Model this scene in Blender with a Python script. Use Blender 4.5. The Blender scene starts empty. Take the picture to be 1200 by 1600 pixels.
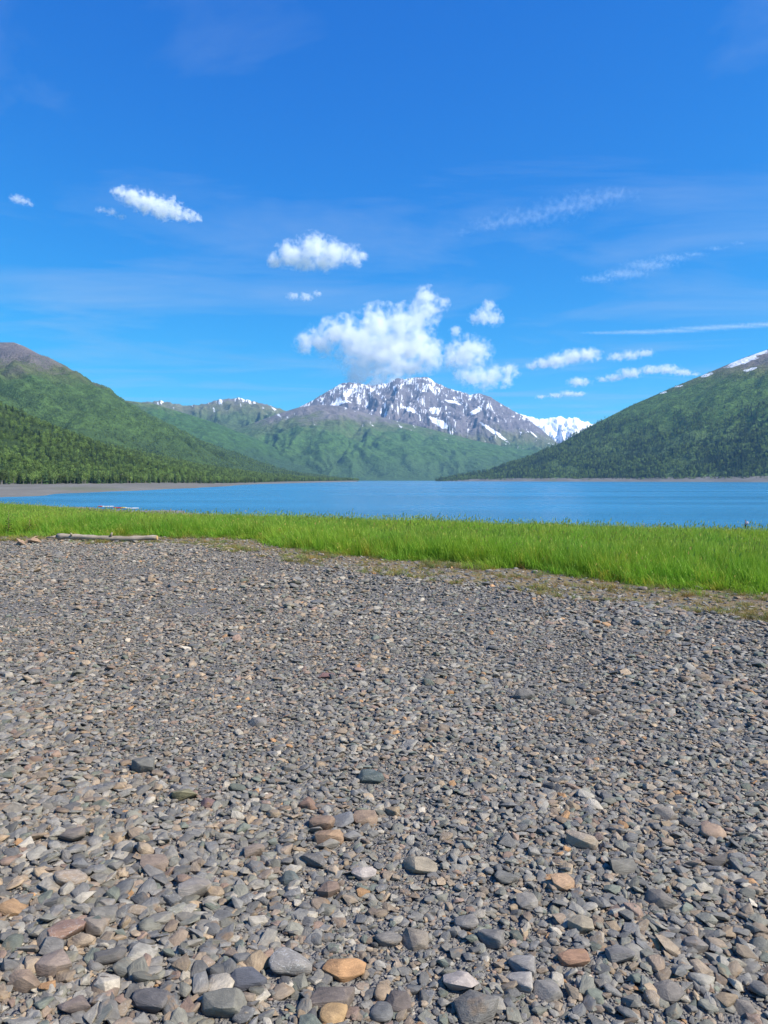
import bpy, bmesh, math, random
import numpy as np
from mathutils import Vector, Matrix, Euler, noise as mnoise

random.seed(7)
RNG = np.random.default_rng(11)
R = math.radians
scene = bpy.context.scene
COL = scene.collection

# ------------------------------------------------------------------ camera
EYE = 1.6
F_PX, PW, PH, HORIZON = 1150.0, 1200.0, 1600.0, 749.5
PITCH = math.atan((PH / 2 - HORIZON) / F_PX)
cam_d = bpy.data.cameras.new('camera')
cam_d.sensor_fit = 'VERTICAL'
cam_d.sensor_height = 24.0
cam_d.lens = 24.0 * F_PX / PH
cam_d.clip_start = 0.05
cam_d.clip_end = 60000
cam = bpy.data.objects.new('camera', cam_d)
cam.location = (0, 0, EYE)
cam.rotation_euler = (math.pi / 2 - PITCH, 0, 0)
COL.objects.link(cam)
scene.camera = cam

# ------------------------------------------------------------------ sky and sun
SUN_AZ, SUN_EL = 114.0, 45.0          # clockwise from the view direction, degrees
world = bpy.data.worlds.new('World')
scene.world = world
world.use_nodes = True
wn, wl = world.node_tree.nodes, world.node_tree.links
wn.clear()
w_out = wn.new('ShaderNodeOutputWorld')
w_bg = wn.new('ShaderNodeBackground')
w_sky = wn.new('ShaderNodeTexSky')
w_sky.sky_type = 'NISHITA'
w_sky.sun_disc = False
w_sky.sun_elevation = R(SUN_EL)
w_sky.sun_rotation = R(SUN_AZ)
w_sky.altitude = 300
w_sky.air_density = 1.0
w_sky.dust_density = 0.05
w_sky.ozone_density = 8.0
# the phone's vivid colour response, the same in every direction
w_sc = wn.new('ShaderNodeSeparateColor'); w_hs = wn.new('ShaderNodeCombineColor')
wl.new(w_sky.outputs[0], w_sc.inputs[0])
for ch, (gain, power) in enumerate(((0.085, 1.75), (0.72, 1.08), (2.21, 0.55))):
    w_p = wn.new('ShaderNodeMath'); w_p.operation = 'POWER'; w_p.inputs[1].default_value = power
    w_g = wn.new('ShaderNodeMath'); w_g.operation = 'MULTIPLY'; w_g.inputs[1].default_value = gain
    wl.new(w_sc.outputs[ch], w_p.inputs[0]); wl.new(w_p.outputs[0], w_g.inputs[0]); wl.new(w_g.outputs[0], w_hs.inputs[ch])
w_bg.inputs['Strength'].default_value = 0.10
# thin high cirrus, laid out on a flat layer far overhead
w_tc = wn.new('ShaderNodeTexCoord')
w_sep = wn.new('ShaderNodeSeparateXYZ')
wl.new(w_tc.outputs['Generated'], w_sep.inputs[0])
w_mz = wn.new('ShaderNodeMath'); w_mz.operation = 'MAXIMUM'; w_mz.inputs[1].default_value = 0.03
wl.new(w_sep.outputs['Z'], w_mz.inputs[0])
w_dx = wn.new('ShaderNodeMath'); w_dx.operation = 'DIVIDE'
w_dy = wn.new('ShaderNodeMath'); w_dy.operation = 'DIVIDE'
wl.new(w_sep.outputs['X'], w_dx.inputs[0]); wl.new(w_mz.outputs[0], w_dx.inputs[1])
wl.new(w_sep.outputs['Y'], w_dy.inputs[0]); wl.new(w_mz.outputs[0], w_dy.inputs[1])
w_cmb = wn.new('ShaderNodeCombineXYZ')
wl.new(w_dx.outputs[0], w_cmb.inputs[0]); wl.new(w_dy.outputs[0], w_cmb.inputs[1])
w_map = wn.new('ShaderNodeMapping')
w_map.inputs['Rotation'].default_value = (0, 0, R(-35))
w_map.inputs['Scale'].default_value = (0.6, 1.0, 1)
wl.new(w_cmb.outputs[0], w_map.inputs['Vector'])
w_n = wn.new('ShaderNodeTexNoise')
w_n.inputs['Scale'].default_value = 0.85
w_n.inputs['Detail'].default_value = 10
w_n.inputs['Roughness'].default_value = 0.6
w_n.inputs['Distortion'].default_value = 0.6
wl.new(w_map.outputs[0], w_n.inputs['Vector'])
w_r = wn.new('ShaderNodeMapRange')
w_r.inputs['From Min'].default_value = 0.47
w_r.inputs['From Max'].default_value = 0.82
w_r.inputs['To Max'].default_value = 0.46
wl.new(w_n.outputs['Fac'], w_r.inputs['Value'])
w_mix = wn.new('ShaderNodeMixRGB')
w_mix.inputs['Color2'].default_value = (2.9, 3.7, 5.0, 1)
wl.new(w_r.outputs[0], w_mix.inputs['Fac'])
wl.new(w_hs.outputs[0], w_mix.inputs['Color1'])
wl.new(w_mix.outputs[0], w_bg.inputs['Color'])
wl.new(w_bg.outputs[0], w_out.inputs[0])

sun_d = bpy.data.lights.new('sun', 'SUN')
sun_d.energy = 4.6
sun_d.angle = R(0.53)
sun_d.color = (1.0, 0.955, 0.89)
sun = bpy.data.objects.new('sun', sun_d)
COL.objects.link(sun)
SUN_DIR = Vector((math.sin(R(SUN_AZ)) * math.cos(R(SUN_EL)), math.cos(R(SUN_AZ)) * math.cos(R(SUN_EL)), math.sin(R(SUN_EL))))
sun.rotation_euler = SUN_DIR.to_track_quat('Z', 'Y').to_euler()
sun.location = (40, -10, 40)

scene.view_settings.view_transform = 'Standard'
scene.view_settings.look = 'None'
scene.view_settings.exposure = 0.72
scene.view_settings.gamma = 1.0
scene.view_settings.use_curve_mapping = False
scene.render.engine = 'CYCLES'
scene.cycles.use_denoising = True
scene.cycles.max_bounces = 16
scene.cycles.diffuse_bounces = 3
scene.cycles.glossy_bounces = 3
scene.cycles.transmission_bounces = 4
scene.cycles.transparent_max_bounces = 16
scene.cycles.volume_bounces = 14
scene.cycles.sample_clamp_indirect = 8

# ------------------------------------------------------------------ helpers
def tag(o, label, cat, group=None, kind=None):
    o['label'] = label
    o['category'] = cat
    if group: o['group'] = group
    if kind: o['kind'] = kind
    return o

def link(o, parent=None):
    COL.objects.link(o)
    if parent is not None: o.parent = parent
    return o

def mesh_obj(name, verts, faces, mat, parent=None, smooth=True):
    me = bpy.data.meshes.new(name)
    me.from_pydata([tuple(v) for v in verts], [], [tuple(f) for f in faces])
    if smooth: me.shade_smooth()
    if mat: me.materials.append(mat)
    return link(bpy.data.objects.new(name, me), parent)

def empty(name, loc=(0, 0, 0), rz=0):
    o = bpy.data.objects.new(name, None)
    o.empty_display_size = 0.2
    o.location = loc
    o.rotation_euler = (0, 0, rz)
    return link(o)

def ray_dir(px, py):
    """unit ray of the photo pixel (1200x1600) in world space"""
    x = (px - PW / 2) / F_PX
    y = -(py - PH / 2) / F_PX
    c, s = math.cos(PITCH), math.sin(PITCH)
    return Vector((x, c + y * s, -s + y * c))

def at(px, py, D):
    """world point of a photo pixel whose forward distance is D"""
    d = ray_dir(px, py)
    return Vector((0, 0, EYE)) + d * (D / d.y)

_perm = np.random.default_rng(5).permutation(4096)
_ang = np.random.default_rng(6).random(4096) * 2 * np.pi
def pnoise(x, y):
    x = np.asarray(x, float); y = np.asarray(y, float)
    xi = np.floor(x).astype(np.int64); yi = np.floor(y).astype(np.int64)
    xf = x - xi; yf = y - yi
    u = xf * xf * xf * (xf * (xf * 6 - 15) + 10); v = yf * yf * yf * (yf * (yf * 6 - 15) + 10)
    def g(ix, iy, dx, dy):
        h = _ang[_perm[(_perm[ix & 4095] + iy) & 4095]]
        return np.cos(h) * dx + np.sin(h) * dy
    a = g(xi, yi, xf, yf); b = g(xi + 1, yi, xf - 1, yf)
    c = g(xi, yi + 1, xf, yf - 1); d = g(xi + 1, yi + 1, xf - 1, yf - 1)
    return ((a + u * (b - a)) * (1 - v) + (c + u * (d - c)) * v) * 1.5

def fbm(x, y, octv=5, gain=0.5, lac=2.03):
    s = 0; a = 1.0; f = 1.0
    for i in range(octv):
        s = s + a * pnoise(x * f + 17.3 * i, y * f - 9.1 * i); a *= gain; f *= lac
    return s

def ridged(x, y, octv=5, gain=0.5, lac=2.1):
    s = 0; a = 1.0; f = 1.0
    for i in range(octv):
        s = s + a * (1 - 2 * np.abs(pnoise(x * f + 31.7 * i, y * f + 5.3 * i))); a *= gain; f *= lac
    return s

class NT:
    """short hand for a material node tree"""
    def __init__(self, name):
        self.m = bpy.data.materials.new(name)
        self.m.use_nodes = True
        self.t = self.m.node_tree
        self.t.nodes.clear()
        self.out = self.t.nodes.new('ShaderNodeOutputMaterial')
    def n(self, kind, **kw):
        nd = self.t.nodes.new(kind)
        for k, v in kw.items():
            if k.startswith('i_'):
                key = k[2:].replace('_', ' ')
                nd.inputs[key].default_value = v
            else:
                setattr(nd, k, v)
        return nd
    def l(self, a, b): self.t.links.new(a, b)
    def math(self, op, a, b=None, clamp=False):
        nd = self.n('ShaderNodeMath', operation=op, use_clamp=clamp)
        for i, v in enumerate((a, b)):
            if v is None: continue
            if isinstance(v, (int, float)): nd.inputs[i].default_value = v
            else: self.l(v, nd.inputs[i])
        return nd.outputs[0]
    def rng(self, v, a, b, c=0.0, d=1.0, smooth=False):
        nd = self.n('ShaderNodeMapRange')
        if smooth: nd.interpolation_type = 'SMOOTHSTEP'
        nd.inputs['From Min'].default_value = a; nd.inputs['From Max'].default_value = b
        nd.inputs['To Min'].default_value = c; nd.inputs['To Max'].default_value = d
        self.l(v, nd.inputs['Value'])
        return nd.outputs[0]
    def mix(self, fac, a, b, blend='MIX'):
        nd = self.n('ShaderNodeMixRGB', blend_type=blend)
        for i, v in enumerate((fac, a, b)):
            if isinstance(v, (int, float)): nd.inputs[i].default_value = v
            elif isinstance(v, tuple): nd.inputs[i].default_value = (*v, 1) if len(v) == 3 else v
            else: self.l(v, nd.inputs[i])
        return nd.outputs[0]
    def noise(self, vec, scale, detail=4, rough=0.55, dist=0.0):
        nd = self.n('ShaderNodeTexNoise')
        nd.inputs['Scale'].default_value = scale; nd.inputs['Detail'].default_value = detail
        nd.inputs['Roughness'].default_value = rough; nd.inputs['Distortion'].default_value = dist
        if vec is not None: self.l(vec, nd.inputs['Vector'])
        return nd.outputs['Fac']
    def mapping(self, vec, scale=(1, 1, 1), rot=(0, 0, 0), loc=(0, 0, 0)):
        nd = self.n('ShaderNodeMapping')
        nd.inputs['Scale'].default_value = scale; nd.inputs['Rotation'].default_value = rot; nd.inputs['Location'].default_value = loc
        self.l(vec, nd.inputs['Vector'])
        return nd.outputs[0]
    def bump(self, h, strength, dist):
        nd = self.n('ShaderNodeBump')
        nd.inputs['Strength'].default_value = strength; nd.inputs['Distance'].default_value = dist
        self.l(h, nd.inputs['Height'])
        return nd.outputs[0]
    def principled(self, col, rough=0.8, spec=0.3, normal=None):
        p = self.n('ShaderNodeBsdfPrincipled')
        if isinstance(col, tuple): p.inputs['Base Color'].default_value = (*col, 1)
        else: self.l(col, p.inputs['Base Color'])
        if isinstance(rough, (int, float)): p.inputs['Roughness'].default_value = rough
        else: self.l(rough, p.inputs['Roughness'])
        p.inputs['Specular IOR Level'].default_value = spec
        if normal is not None: self.l(normal, p.inputs['Normal'])
        return p
    def done(self, shader): 
        self.l(shader, self.out.inputs['Surface'])
        return self.m

def simple_mat(name, col, rough=0.7, spec=0.3, var=0.25, scale=6.0, bump=0.2):
    t = NT(name)
    tc = t.n('ShaderNodeTexCoord')
    n = t.noise(tc.outputs['Object'], scale, 5, 0.6)
    f = t.rng(n, 0.3, 0.7, 1 - var, 1 + var)
    c = t.mix(1.0, col, f, 'MULTIPLY')
    return t.done(t.principled(c, rough, spec, t.bump(n, bump, 0.02)).outputs[0])

# ------------------------------------------------------------------ materials: stones and ground
def stone_material(name, instanced, veined=False):
    t = NT(name)
    tc = t.n('ShaderNodeTexCoord')
    oi = t.n('ShaderNodeObjectInfo')
    if instanced:
        at_ = t.n('ShaderNodeAttribute', attribute_type='INSTANCER', attribute_name='scol')
        base = at_.outputs['Color']
    else:
        base = oi.outputs['Color']
    rnd = oi.outputs['Random']
    off = t.n('ShaderNodeCombineXYZ')
    t.l(t.math('MULTIPLY', rnd, 37.0), off.inputs[0]); t.l(t.math('MULTIPLY', rnd, 91.0), off.inputs[1]); t.l(t.math('MULTIPLY', rnd, 53.0), off.inputs[2])
    add = t.n('ShaderNodeVectorMath', operation='ADD')
    t.l(tc.outputs['Object'], add.inputs[0]); t.l(off.outputs[0], add.inputs[1])
    v = add.outputs[0]
    broad = t.noise(v, 1.4, 4, 0.6)
    bands = t.noise(t.mapping(v, (0.9, 3.0, 5.5), (0.5, 0.35, 0.2)), 1.6, 5, 0.6, 0.7)
    grit = t.noise(v, 22.0, 4, 0.7)
    c = t.mix(1.0, base, t.rng(broad, 0.25, 0.75, 0.72, 1.3), 'MULTIPLY')
    c = t.mix(1.0, c, t.rng(bands, 0.3, 0.7, 0.84, 1.16), 'MULTIPLY')
    c = t.mix(1.0, c, t.rng(grit, 0.3, 0.7, 0.8, 1.2), 'MULTIPLY')
    # iron stain on some stones
    stain = t.math('MULTIPLY', t.rng(t.noise(v, 0.9, 3, 0.6), 0.56, 0.68), t.rng(rnd, 0.55, 0.9, 0.0, 0.55))
    c = t.mix(stain, c, (0.30, 0.175, 0.075))
    # pale veins on a few
    vn = t.noise(t.mapping(v, (1, 1.7, 1), (0.4, 0.9, 0.3)), 1.5, 4, 0.55, 0.8)
    vein = t.math('SUBTRACT', 1.0, t.rng(t.math('ABSOLUTE', t.math('SUBTRACT', vn, 0.5)), 0.003, 0.011), clamp=True)
    rr = t.math('FRACT', t.math('MULTIPLY', rnd, 7.13))
    vein = t.math('MULTIPLY', vein, 0.9 if veined else t.rng(rr, 0.90, 0.94, 0.0, 0.6))
    c = t.mix(vein, c, (0.5, 0.48, 0.44))
    h = t.math('ADD', t.math('MULTIPLY', grit, 0.35), bands)
    p = t.principled(c, t.rng(broad, 0.3, 0.7, 0.55, 0.8), 0.32, t.bump(h, 0.40, 0.07))
    return t.done(p.outputs[0])

M_STONE_I = stone_material('pebble_stone', True)
M_STONE = stone_material('stone', False)
M_VEINED = stone_material('veined_stone', False, True)

def ground_material():
    t = NT('ground_soil')
    tc = t.n('ShaderNodeTexCoord')
    geo = t.n('ShaderNodeNewGeometry')
    pos = geo.outputs['Position']
    zone = t.n('ShaderNodeAttribute', attribute_name='zone')
    sep = t.n('ShaderNodeSeparateColor'); t.l(zone.outputs['Color'], sep.inputs[0])
    vo = t.n('ShaderNodeTexVoronoi'); vo.inputs['Scale'].default_value = 45; t.l(pos, vo.inputs['Vector'])
    vo2 = t.n('ShaderNodeTexVoronoi'); vo2.inputs['Scale'].default_value = 110; t.l(pos, vo2.inputs['Vector'])
    ramp = t.n('ShaderNodeValToRGB')
    e = ramp.color_ramp.elements
    e[0].position = 0.0; e[0].color = (0.075, 0.078, 0.085, 1)
    e[1].position = 1.0; e[1].color = (0.30, 0.235, 0.17, 1)
    for p_, c_ in ((0.3, (0.135, 0.14, 0.145)), (0.6, (0.19, 0.185, 0.175)), (0.8, (0.25, 0.225, 0.19))):
        x = e.new(p_); x.color = (*c_, 1)
    sc = t.n('ShaderNodeSeparateColor'); t.l(vo.outputs['Color'], sc.inputs[0])
    sc2 = t.n('ShaderNodeSeparateColor'); t.l(vo2.outputs['Color'], sc2.inputs[0])
    t.l(t.math('ADD', t.math('MULTIPLY', sc.outputs[0], 0.6), t.math('MULTIPLY', sc2.outputs[0], 0.4)), ramp.inputs[0])
    grav = t.mix(0.45, ramp.outputs[0], (0.185, 0.16, 0.128))
    n1 = t.noise(pos, 1.7, 6, 0.65)
    n2 = t.noise(pos, 9.0, 5, 0.65)
    soil = t.mix(t.rng(n1, 0.38, 0.62), (0.21, 0.135, 0.065), (0.27, 0.20, 0.07))
    soil = t.mix(t.rng(n2, 0.42, 0.66), soil, grav)
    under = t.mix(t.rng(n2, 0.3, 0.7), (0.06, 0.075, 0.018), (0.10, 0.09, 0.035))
    mud = t.mix(t.rng(t.noise(pos, 0.15, 6, 0.6), 0.35, 0.65), (0.17, 0.155, 0.135), (0.215, 0.195, 0.165))
    f1 = t.math('ADD', sep.outputs[0], t.math('MULTIPLY', t.math('SUBTRACT', n1, 0.5), 0.9), clamp=True)
    c = t.mix(t.rng(f1, 0.3, 0.7), grav, soil)
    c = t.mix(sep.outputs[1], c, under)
    c = t.mix(sep.outputs[2], c, mud)
    h = t.math('SUBTRACT', 1.0, vo.outputs['Distance'])
    p = t.principled(c, 0.9, 0.15, t.bump(t.math('ADD', h, t.math('MULTIPLY', vo2.outputs['Distance'], -0.5)), 0.9, 0.02))
    return t.done(p.outputs[0])
M_GROUND = ground_material()

# ------------------------------------------------------------------ the ground sheet
WATER_Z = EYE - 7.5
def near_edge(X):            # where the tall grass begins
    return np.interp(X, [-60, -11, -4.4, -3.4, -2.9, -2.2, 0.0, 1.65, 2.8, 3.9, 5.5, 8.5, 20, 60], [23, 20.8, 20.4, 19.8, 18.3, 17.0, 15.0, 13.6, 12.7, 11.4, 10.4, 9.2, 5, -5])
def strip_edge(X):           # where the stones begin
    return np.interp(X, [-60, -11, -6, -4, -2.3, -0.45, 1.0, 2.65, 3.8, 4.4, 6.5, 20, 60], [22.0, 19.9, 18.6, 17.4, 15.3, 13.1, 11.8, 10.2, 9.3, 7.9, 6.0, -2, -12])
def far_edge(X):
    return np.interp(X, [-60, -23.5, -4.3, 13.5, 60], [60, 45, 33, 26, 8])
def shore_y(X):
    return np.interp(X, [-190, -140, -100, -77, -60, -43, -20, 55, 120, 300], [300, 258, 217, 192, 180, 165.5, 146, 104.5, 78, 20])
def crest_drop(X):
    return np.interp(X, [-30, -23.5, -16, -9.6, -4.3, 13.5], [0.20, 0.30, 0.62, 0.66, 0.58, 0.65])
def height(X, Y):
    X = np.asarray(X, float); Y = np.asarray(Y, float)
    yf, ys, cd = far_edge(X), shore_y(X), crest_drop(X)
    y0 = near_edge(X) + 1.0
    s = np.clip((Y - y0) / np.maximum(yf - y0, 1), 0, 1)
    h1 = -cd * s ** 1.7
    w = (Y - yf) / np.maximum(ys - yf, 5)
    wl_ = np.clip(w, 0, 1)
    prof = 1 - (1 - wl_) ** 1.25
    h2 = -cd + (WATER_Z + cd) * prof
    h3 = WATER_Z - np.clip((w - 1) * np.maximum(ys - yf, 5) * 0.03, 0, 6)
    h = np.where(w < 0, h1, np.where(w < 1, h2, h3))
    h = h + 0.6 * np.exp(-((Y - ys + 4.5) / 3.2) ** 2) * np.clip((X + 110) / 15, 0, 1) * np.clip((-32 - X) / 8, 0, 1)   # low berm along the bay
    lift = np.clip((-150 - X) * 0.03, 0, 5)
    h = np.maximum(h, WATER_Z - 3 + lift)
    near = np.clip(1.3 - Y / 40, 0, 1) * np.clip(1.5 - np.abs(X) / 40, 0, 1)
    h = h + near * (0.05 * fbm(X * 0.22, Y * 0.22, 3) + 0.012 * fbm(X * 1.4, Y * 1.4, 3))
    return h
def hz(x, y): return float(height(np.array([x]), np.array([y]))[0])

def on_ground(px, py):
    d = ray_dir(px, py)
    p = Vector((0, 0, EYE)); tt = -EYE / d.z
    for i in range(12):
        q = p + d * tt
        tt += (q.z - hz(q.x, q.y)) / -d.z * 0.7
    return p + d * tt

def build_ground():
    def axis(lo, hi, step, far0, far1, n):
        c = np.arange(lo, hi + step / 2, step)
        a = lo - np.geomspace(step * 2, lo - far0, n)[::-1]
        b = hi + np.geomspace(step * 2, far1 - hi, n)
        return np.concatenate([a, c, b])
    xs = axis(-20, 14, 0.16, -15000, 15000, 60)
    ys = axis(-3, 26, 0.16, -2800, 15000, 75)
    X, Y = np.meshgrid(xs, ys)
    Z = height(X, Y)
    nx, ny = len(xs), len(ys)
    verts = np.stack([X.ravel(), Y.ravel(), Z.ravel()], 1)
    i = np.arange(nx - 1)[None, :] + (np.arange(ny - 1) * nx)[:, None]
    faces = np.stack([i, i + 1, i + 1 + nx, i + nx], -1).reshape(-1, 4)
    me = bpy.data.meshes.new('ground')
    me.from_pydata(verts.tolist(), [], faces.tolist())
    me.shade_smooth()
    a = me.attributes.new('zone', 'FLOAT_COLOR', 'POINT')
    sd = Y - strip_edge(X); nd = Y - near_edge(X); fd = Y - far_edge(X)
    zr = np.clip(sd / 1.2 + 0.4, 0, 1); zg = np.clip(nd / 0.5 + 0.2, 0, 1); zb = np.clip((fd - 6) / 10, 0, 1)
    zc = np.stack([zr, zg, zb, np.ones_like(zr)], -1).astype(np.float32)
    a.data.foreach_set('color', zc.ravel())
    me.materials.append(M_GROUND)
    o = link(bpy.data.objects.new('ground', me))
    return tag(o, 'grey stony beach sloping from gravel through grass down to the lake', 'ground', kind='structure')
GROUND = build_ground()

# ------------------------------------------------------------------ the lake
def lake_material():
    t = NT('lake_water')
    geo = t.n('ShaderNodeNewGeometry')
    pos = geo.outputs['Position']
    a = t.noise(t.mapping(pos, (0.6, 1.4, 1), (0, 0, 0.25)), 1.1, 5, 0.62)
    b = t.noise(t.mapping(pos, (0.5, 1.6, 1), (0, 0, -0.2)), 0.16, 4, 0.6)
    big = t.noise(t.mapping(pos, (0.35, 1.5, 1), (0, 0, 0.1)), 0.012, 5, 0.6)
    h = t.math('ADD', t.math('MULTIPLY', a, 0.5), t.math('MULTIPLY', b, 1.6))
    col = t.mix(t.rng(big, 0.35, 0.65), (0.03, 0.175, 0.31), (0.05, 0.225, 0.37))
    rough = t.rng(big, 0.35, 0.65, 0.16, 0.30)
    p = t.principled(col, rough, 0.42, t.bump(h, 0.85, 1.1))
    p.inputs['IOR'].default_value = 1.33
    return t.done(p.outputs[0])
lake = mesh_obj('lake', [(-9000, -2000, WATER_Z), (9000, -2000, WATER_Z), (9000, 9000, WATER_Z), (-9000, 9000, WATER_Z)], [(0, 1, 2, 3)], lake_material(), smooth=False)
tag(lake, 'wide rippled turquoise blue lake between the mountains', 'lake', kind='structure')

# ------------------------------------------------------------------ mountains
def mountain_material(name, forest=(0.020, 0.042, 0.014), shrub=(0.052, 0.10, 0.022), alp=(0.105, 0.115, 0.05), rock=(0.175, 0.15, 0.145),
                      z_forest=150, z_shrub=450, z_rock=600, blend=90, snow=0.0, snow_lo=700, snow_hi=1200, snow_top=0.60, uv=(60, 8), nscale=0.004, dark_rock=(0.10, 0.095, 0.105)):
    t = NT(name)
    geo = t.n('ShaderNodeNewGeometry')
    pos = geo.outputs['Position']
    sp = t.n('ShaderNodeSeparateXYZ'); t.l(pos, sp.inputs[0])
    uvn = t.n('ShaderNodeUVMap', uv_map='slope')
    n1 = t.noise(pos, nscale, 6, 0.62)
    n2 = t.noise(pos, nscale * 5, 5, 0.62)
    n3 = t.noise(pos, nscale * 22, 4, 0.65)
    streak = t.noise(t.mapping(uvn.outputs[0], (uv[0], uv[1], 1)), 1.0, 7, 0.6, 0.5)
    zz = t.math('ADD', sp.outputs[2], t.math('MULTIPLY', t.math('SUBTRACT', n1, 0.5), 5.0 * blend))
    zz = t.math('ADD', zz, t.math('MULTIPLY', t.math('SUBTRACT', streak, 0.5), 3.0 * blend))
    zz = t.math('ADD', zz, t.math('MULTIPLY', t.math('SUBTRACT', n3, 0.5), 1.2 * blend))
    fo = t.mix(t.rng(n3, 0.32, 0.68), tuple(0.42 * c for c in forest), tuple(1.7 * c for c in forest))
    sh = t.mix(t.rng(n2, 0.35, 0.65), tuple(0.55 * c for c in shrub), tuple(1.35 * c for c in shrub))
    sh = t.mix(t.rng(n3, 0.45, 0.62, 0, 0.75), sh, tuple(0.5 * c for c in shrub))
    al = t.mix(t.rng(n2, 0.38, 0.62), tuple(0.75 * c for c in alp), tuple(1.2 * c for c in alp))
    rk = t.mix(t.rng(t.noise(t.mapping(uvn.outputs[0], (uv[0] * 1.7, uv[1] * 2, 1)), 1.0, 6, 0.65, 0.4), 0.36, 0.64), dark_rock, rock)
    rk = t.mix(t.rng(n3, 0.35, 0.7, 0, 0.4), rk, tuple(1.2 * c for c in rock))
    c = t.mix(t.rng(zz, z_forest - blend, z_forest + blend), fo, sh)
    c = t.mix(t.rng(zz, z_shrub - blend, z_shrub + blend), c, al)
    c = t.mix(t.rng(zz, z_rock - blend * 0.7, z_rock + blend * 0.7), c, rk)
    rough = 0.95
    if snow > 0:
        s1 = t.noise(t.mapping(uvn.outputs[0], (uv[0] * 0.55, uv[1] * 0.8, 1), (0, 0, 0.25)), 1.0, 7, 0.6, 0.9)
        s2 = t.noise(t.mapping(uvn.outputs[0], (uv[0] * 3.0, uv[1] * 2.2, 1), (0, 0, -0.2)), 1.0, 6, 0.65, 0.6)
        sm = t.math('ADD', t.math('MULTIPLY', s1, 0.45), t.math('MULTIPLY', s2, 0.55))
        thr = t.rng(sp.outputs[2], snow_lo, snow_hi, snow_top, snow_top - snow)
        f = t.rng(t.math('SUBTRACT', sm, thr), 0.0, 0.018)
        f = t.math('MULTIPLY', f, t.rng(sp.outputs[2], snow_lo - 40, snow_lo + 60))
        c = t.mix(f, c, (0.86, 0.87, 0.90))
    h = t.math('ADD', t.math('MULTIPLY', n3, 1.0), t.math('MULTIPLY', n2, 2.2))
    h = t.math('ADD', h, t.math('MULTIPLY', streak, 1.5))
    p = t.principled(c, rough, 0.08, t.bump(h, 0.9, 12.0))
    return t.done(p.outputs[0])

SURF = {}
def mountain(name, label, ridge, base, mat, nu=260, nv=110, gully=0.06, gfreq=14, rough=0.03, power=1.0, back=0.7, base_z=None, jag=0.0, cat='mountain', seed=0.0):
    """a slope lofted from a base line on the valley floor (px, distance) up to a ridge (px, py, distance) and down again behind it"""
    rp = np.array([at(*r) for r in ridge]); bp = []
    for b in base:
        q = at(b[0], HORIZON, b[1]); bp.append((q.x, q.y, (WATER_Z - 6) if base_z is None else base_z))
    bp = np.array(bp)
    def resample(P, n):
        tt = np.linspace(0, 1, len(P)); s = np.linspace(0, 1, n)
        d = np.r_[0, np.cumsum(np.linalg.norm(np.diff(P[:, :2], axis=0), axis=1))]; d /= d[-1]
        return np.stack([np.interp(s, d, P[:, k]) for k in range(3)], 1)
    RP = resample(rp, nu); BP = resample(bp, nu)
    u = np.linspace(0, 1, nu)[None, :]
    vs = np.concatenate([np.linspace(0, 1, nv), 1 + np.linspace(0, 1, nv // 3)[1:]])[:, None]
    vf = np.clip(vs, 0, 1); vb = np.clip(vs - 1, 0, 1)
    away = RP - BP; away[:, 2] = 0
    X = BP[:, 0] + (RP[:, 0] - BP[:, 0]) * vf + away[:, 0] * back * vb
    Y = BP[:, 1] + (RP[:, 1] - BP[:, 1]) * vf + away[:, 1] * back * vb
    H = RP[:, 2] - BP[:, 2]
    Z = BP[:, 2] + H * (vf ** power) - (H + 5) * vb ** 1.2
    Hm = np.maximum(H, 1) * np.ones_like(vs)
    env = np.clip(vf * 4, 0, 1) * np.clip((1 - vf) * 3, 0.0, 1) ** 0.8
    wob = fbm(u * gfreq * 0.6 + seed, vf * 2 + seed, 3) * 0.5
    g = ridged(u * gfreq + wob + seed, vf * 2.2 + seed * 2, 5)
    f = fbm(X / 260.0 + seed, Y / 260.0, 6, 0.55)
    Z = Z + Hm * (gully * (g - 0.6) * env + rough * f * np.clip(env + 0.0, 0, 1))
    if jag:
        j = ridged(u * gfreq * 3.1 + seed, u * 0 + seed, 4)
        Z = Z + Hm * jag * (j - 0.7) * np.exp(-((vs - 1) / 0.10) ** 2)
    n_v = len(vs)
    verts = np.stack([X, Y, Z], -1).reshape(-1, 3)
    i = np.arange(nu - 1)[None, :] + (np.arange(n_v - 1) * nu)[:, None]
    faces = np.stack([i, i + 1, i + 1 + nu, i + nu], -1).reshape(-1, 4)
    me = bpy.data.meshes.new(name)
    me.from_pydata(verts.tolist(), [], faces.tolist())
    me.shade_smooth()
    uvl = me.uv_layers.new(name='slope')
    uu = (np.broadcast_to(u, (n_v, nu))).ravel(); vv = (np.broadcast_to(vs, (n_v, nu))).ravel()
    lv = np.empty(len(me.loops), np.int64); me.loops.foreach_get('vertex_index', lv)
    uvl.data.foreach_set('uv', np.stack([uu[lv], vv[lv]], -1).astype(np.float32).ravel())
    me.materials.append(mat)
    o = link(bpy.data.objects.new(name, me))
    SURF[label] = (X[:nv], Y[:nv], Z[:nv], vs[:nv])
    return tag(o, label, cat, kind='structure')

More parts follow.
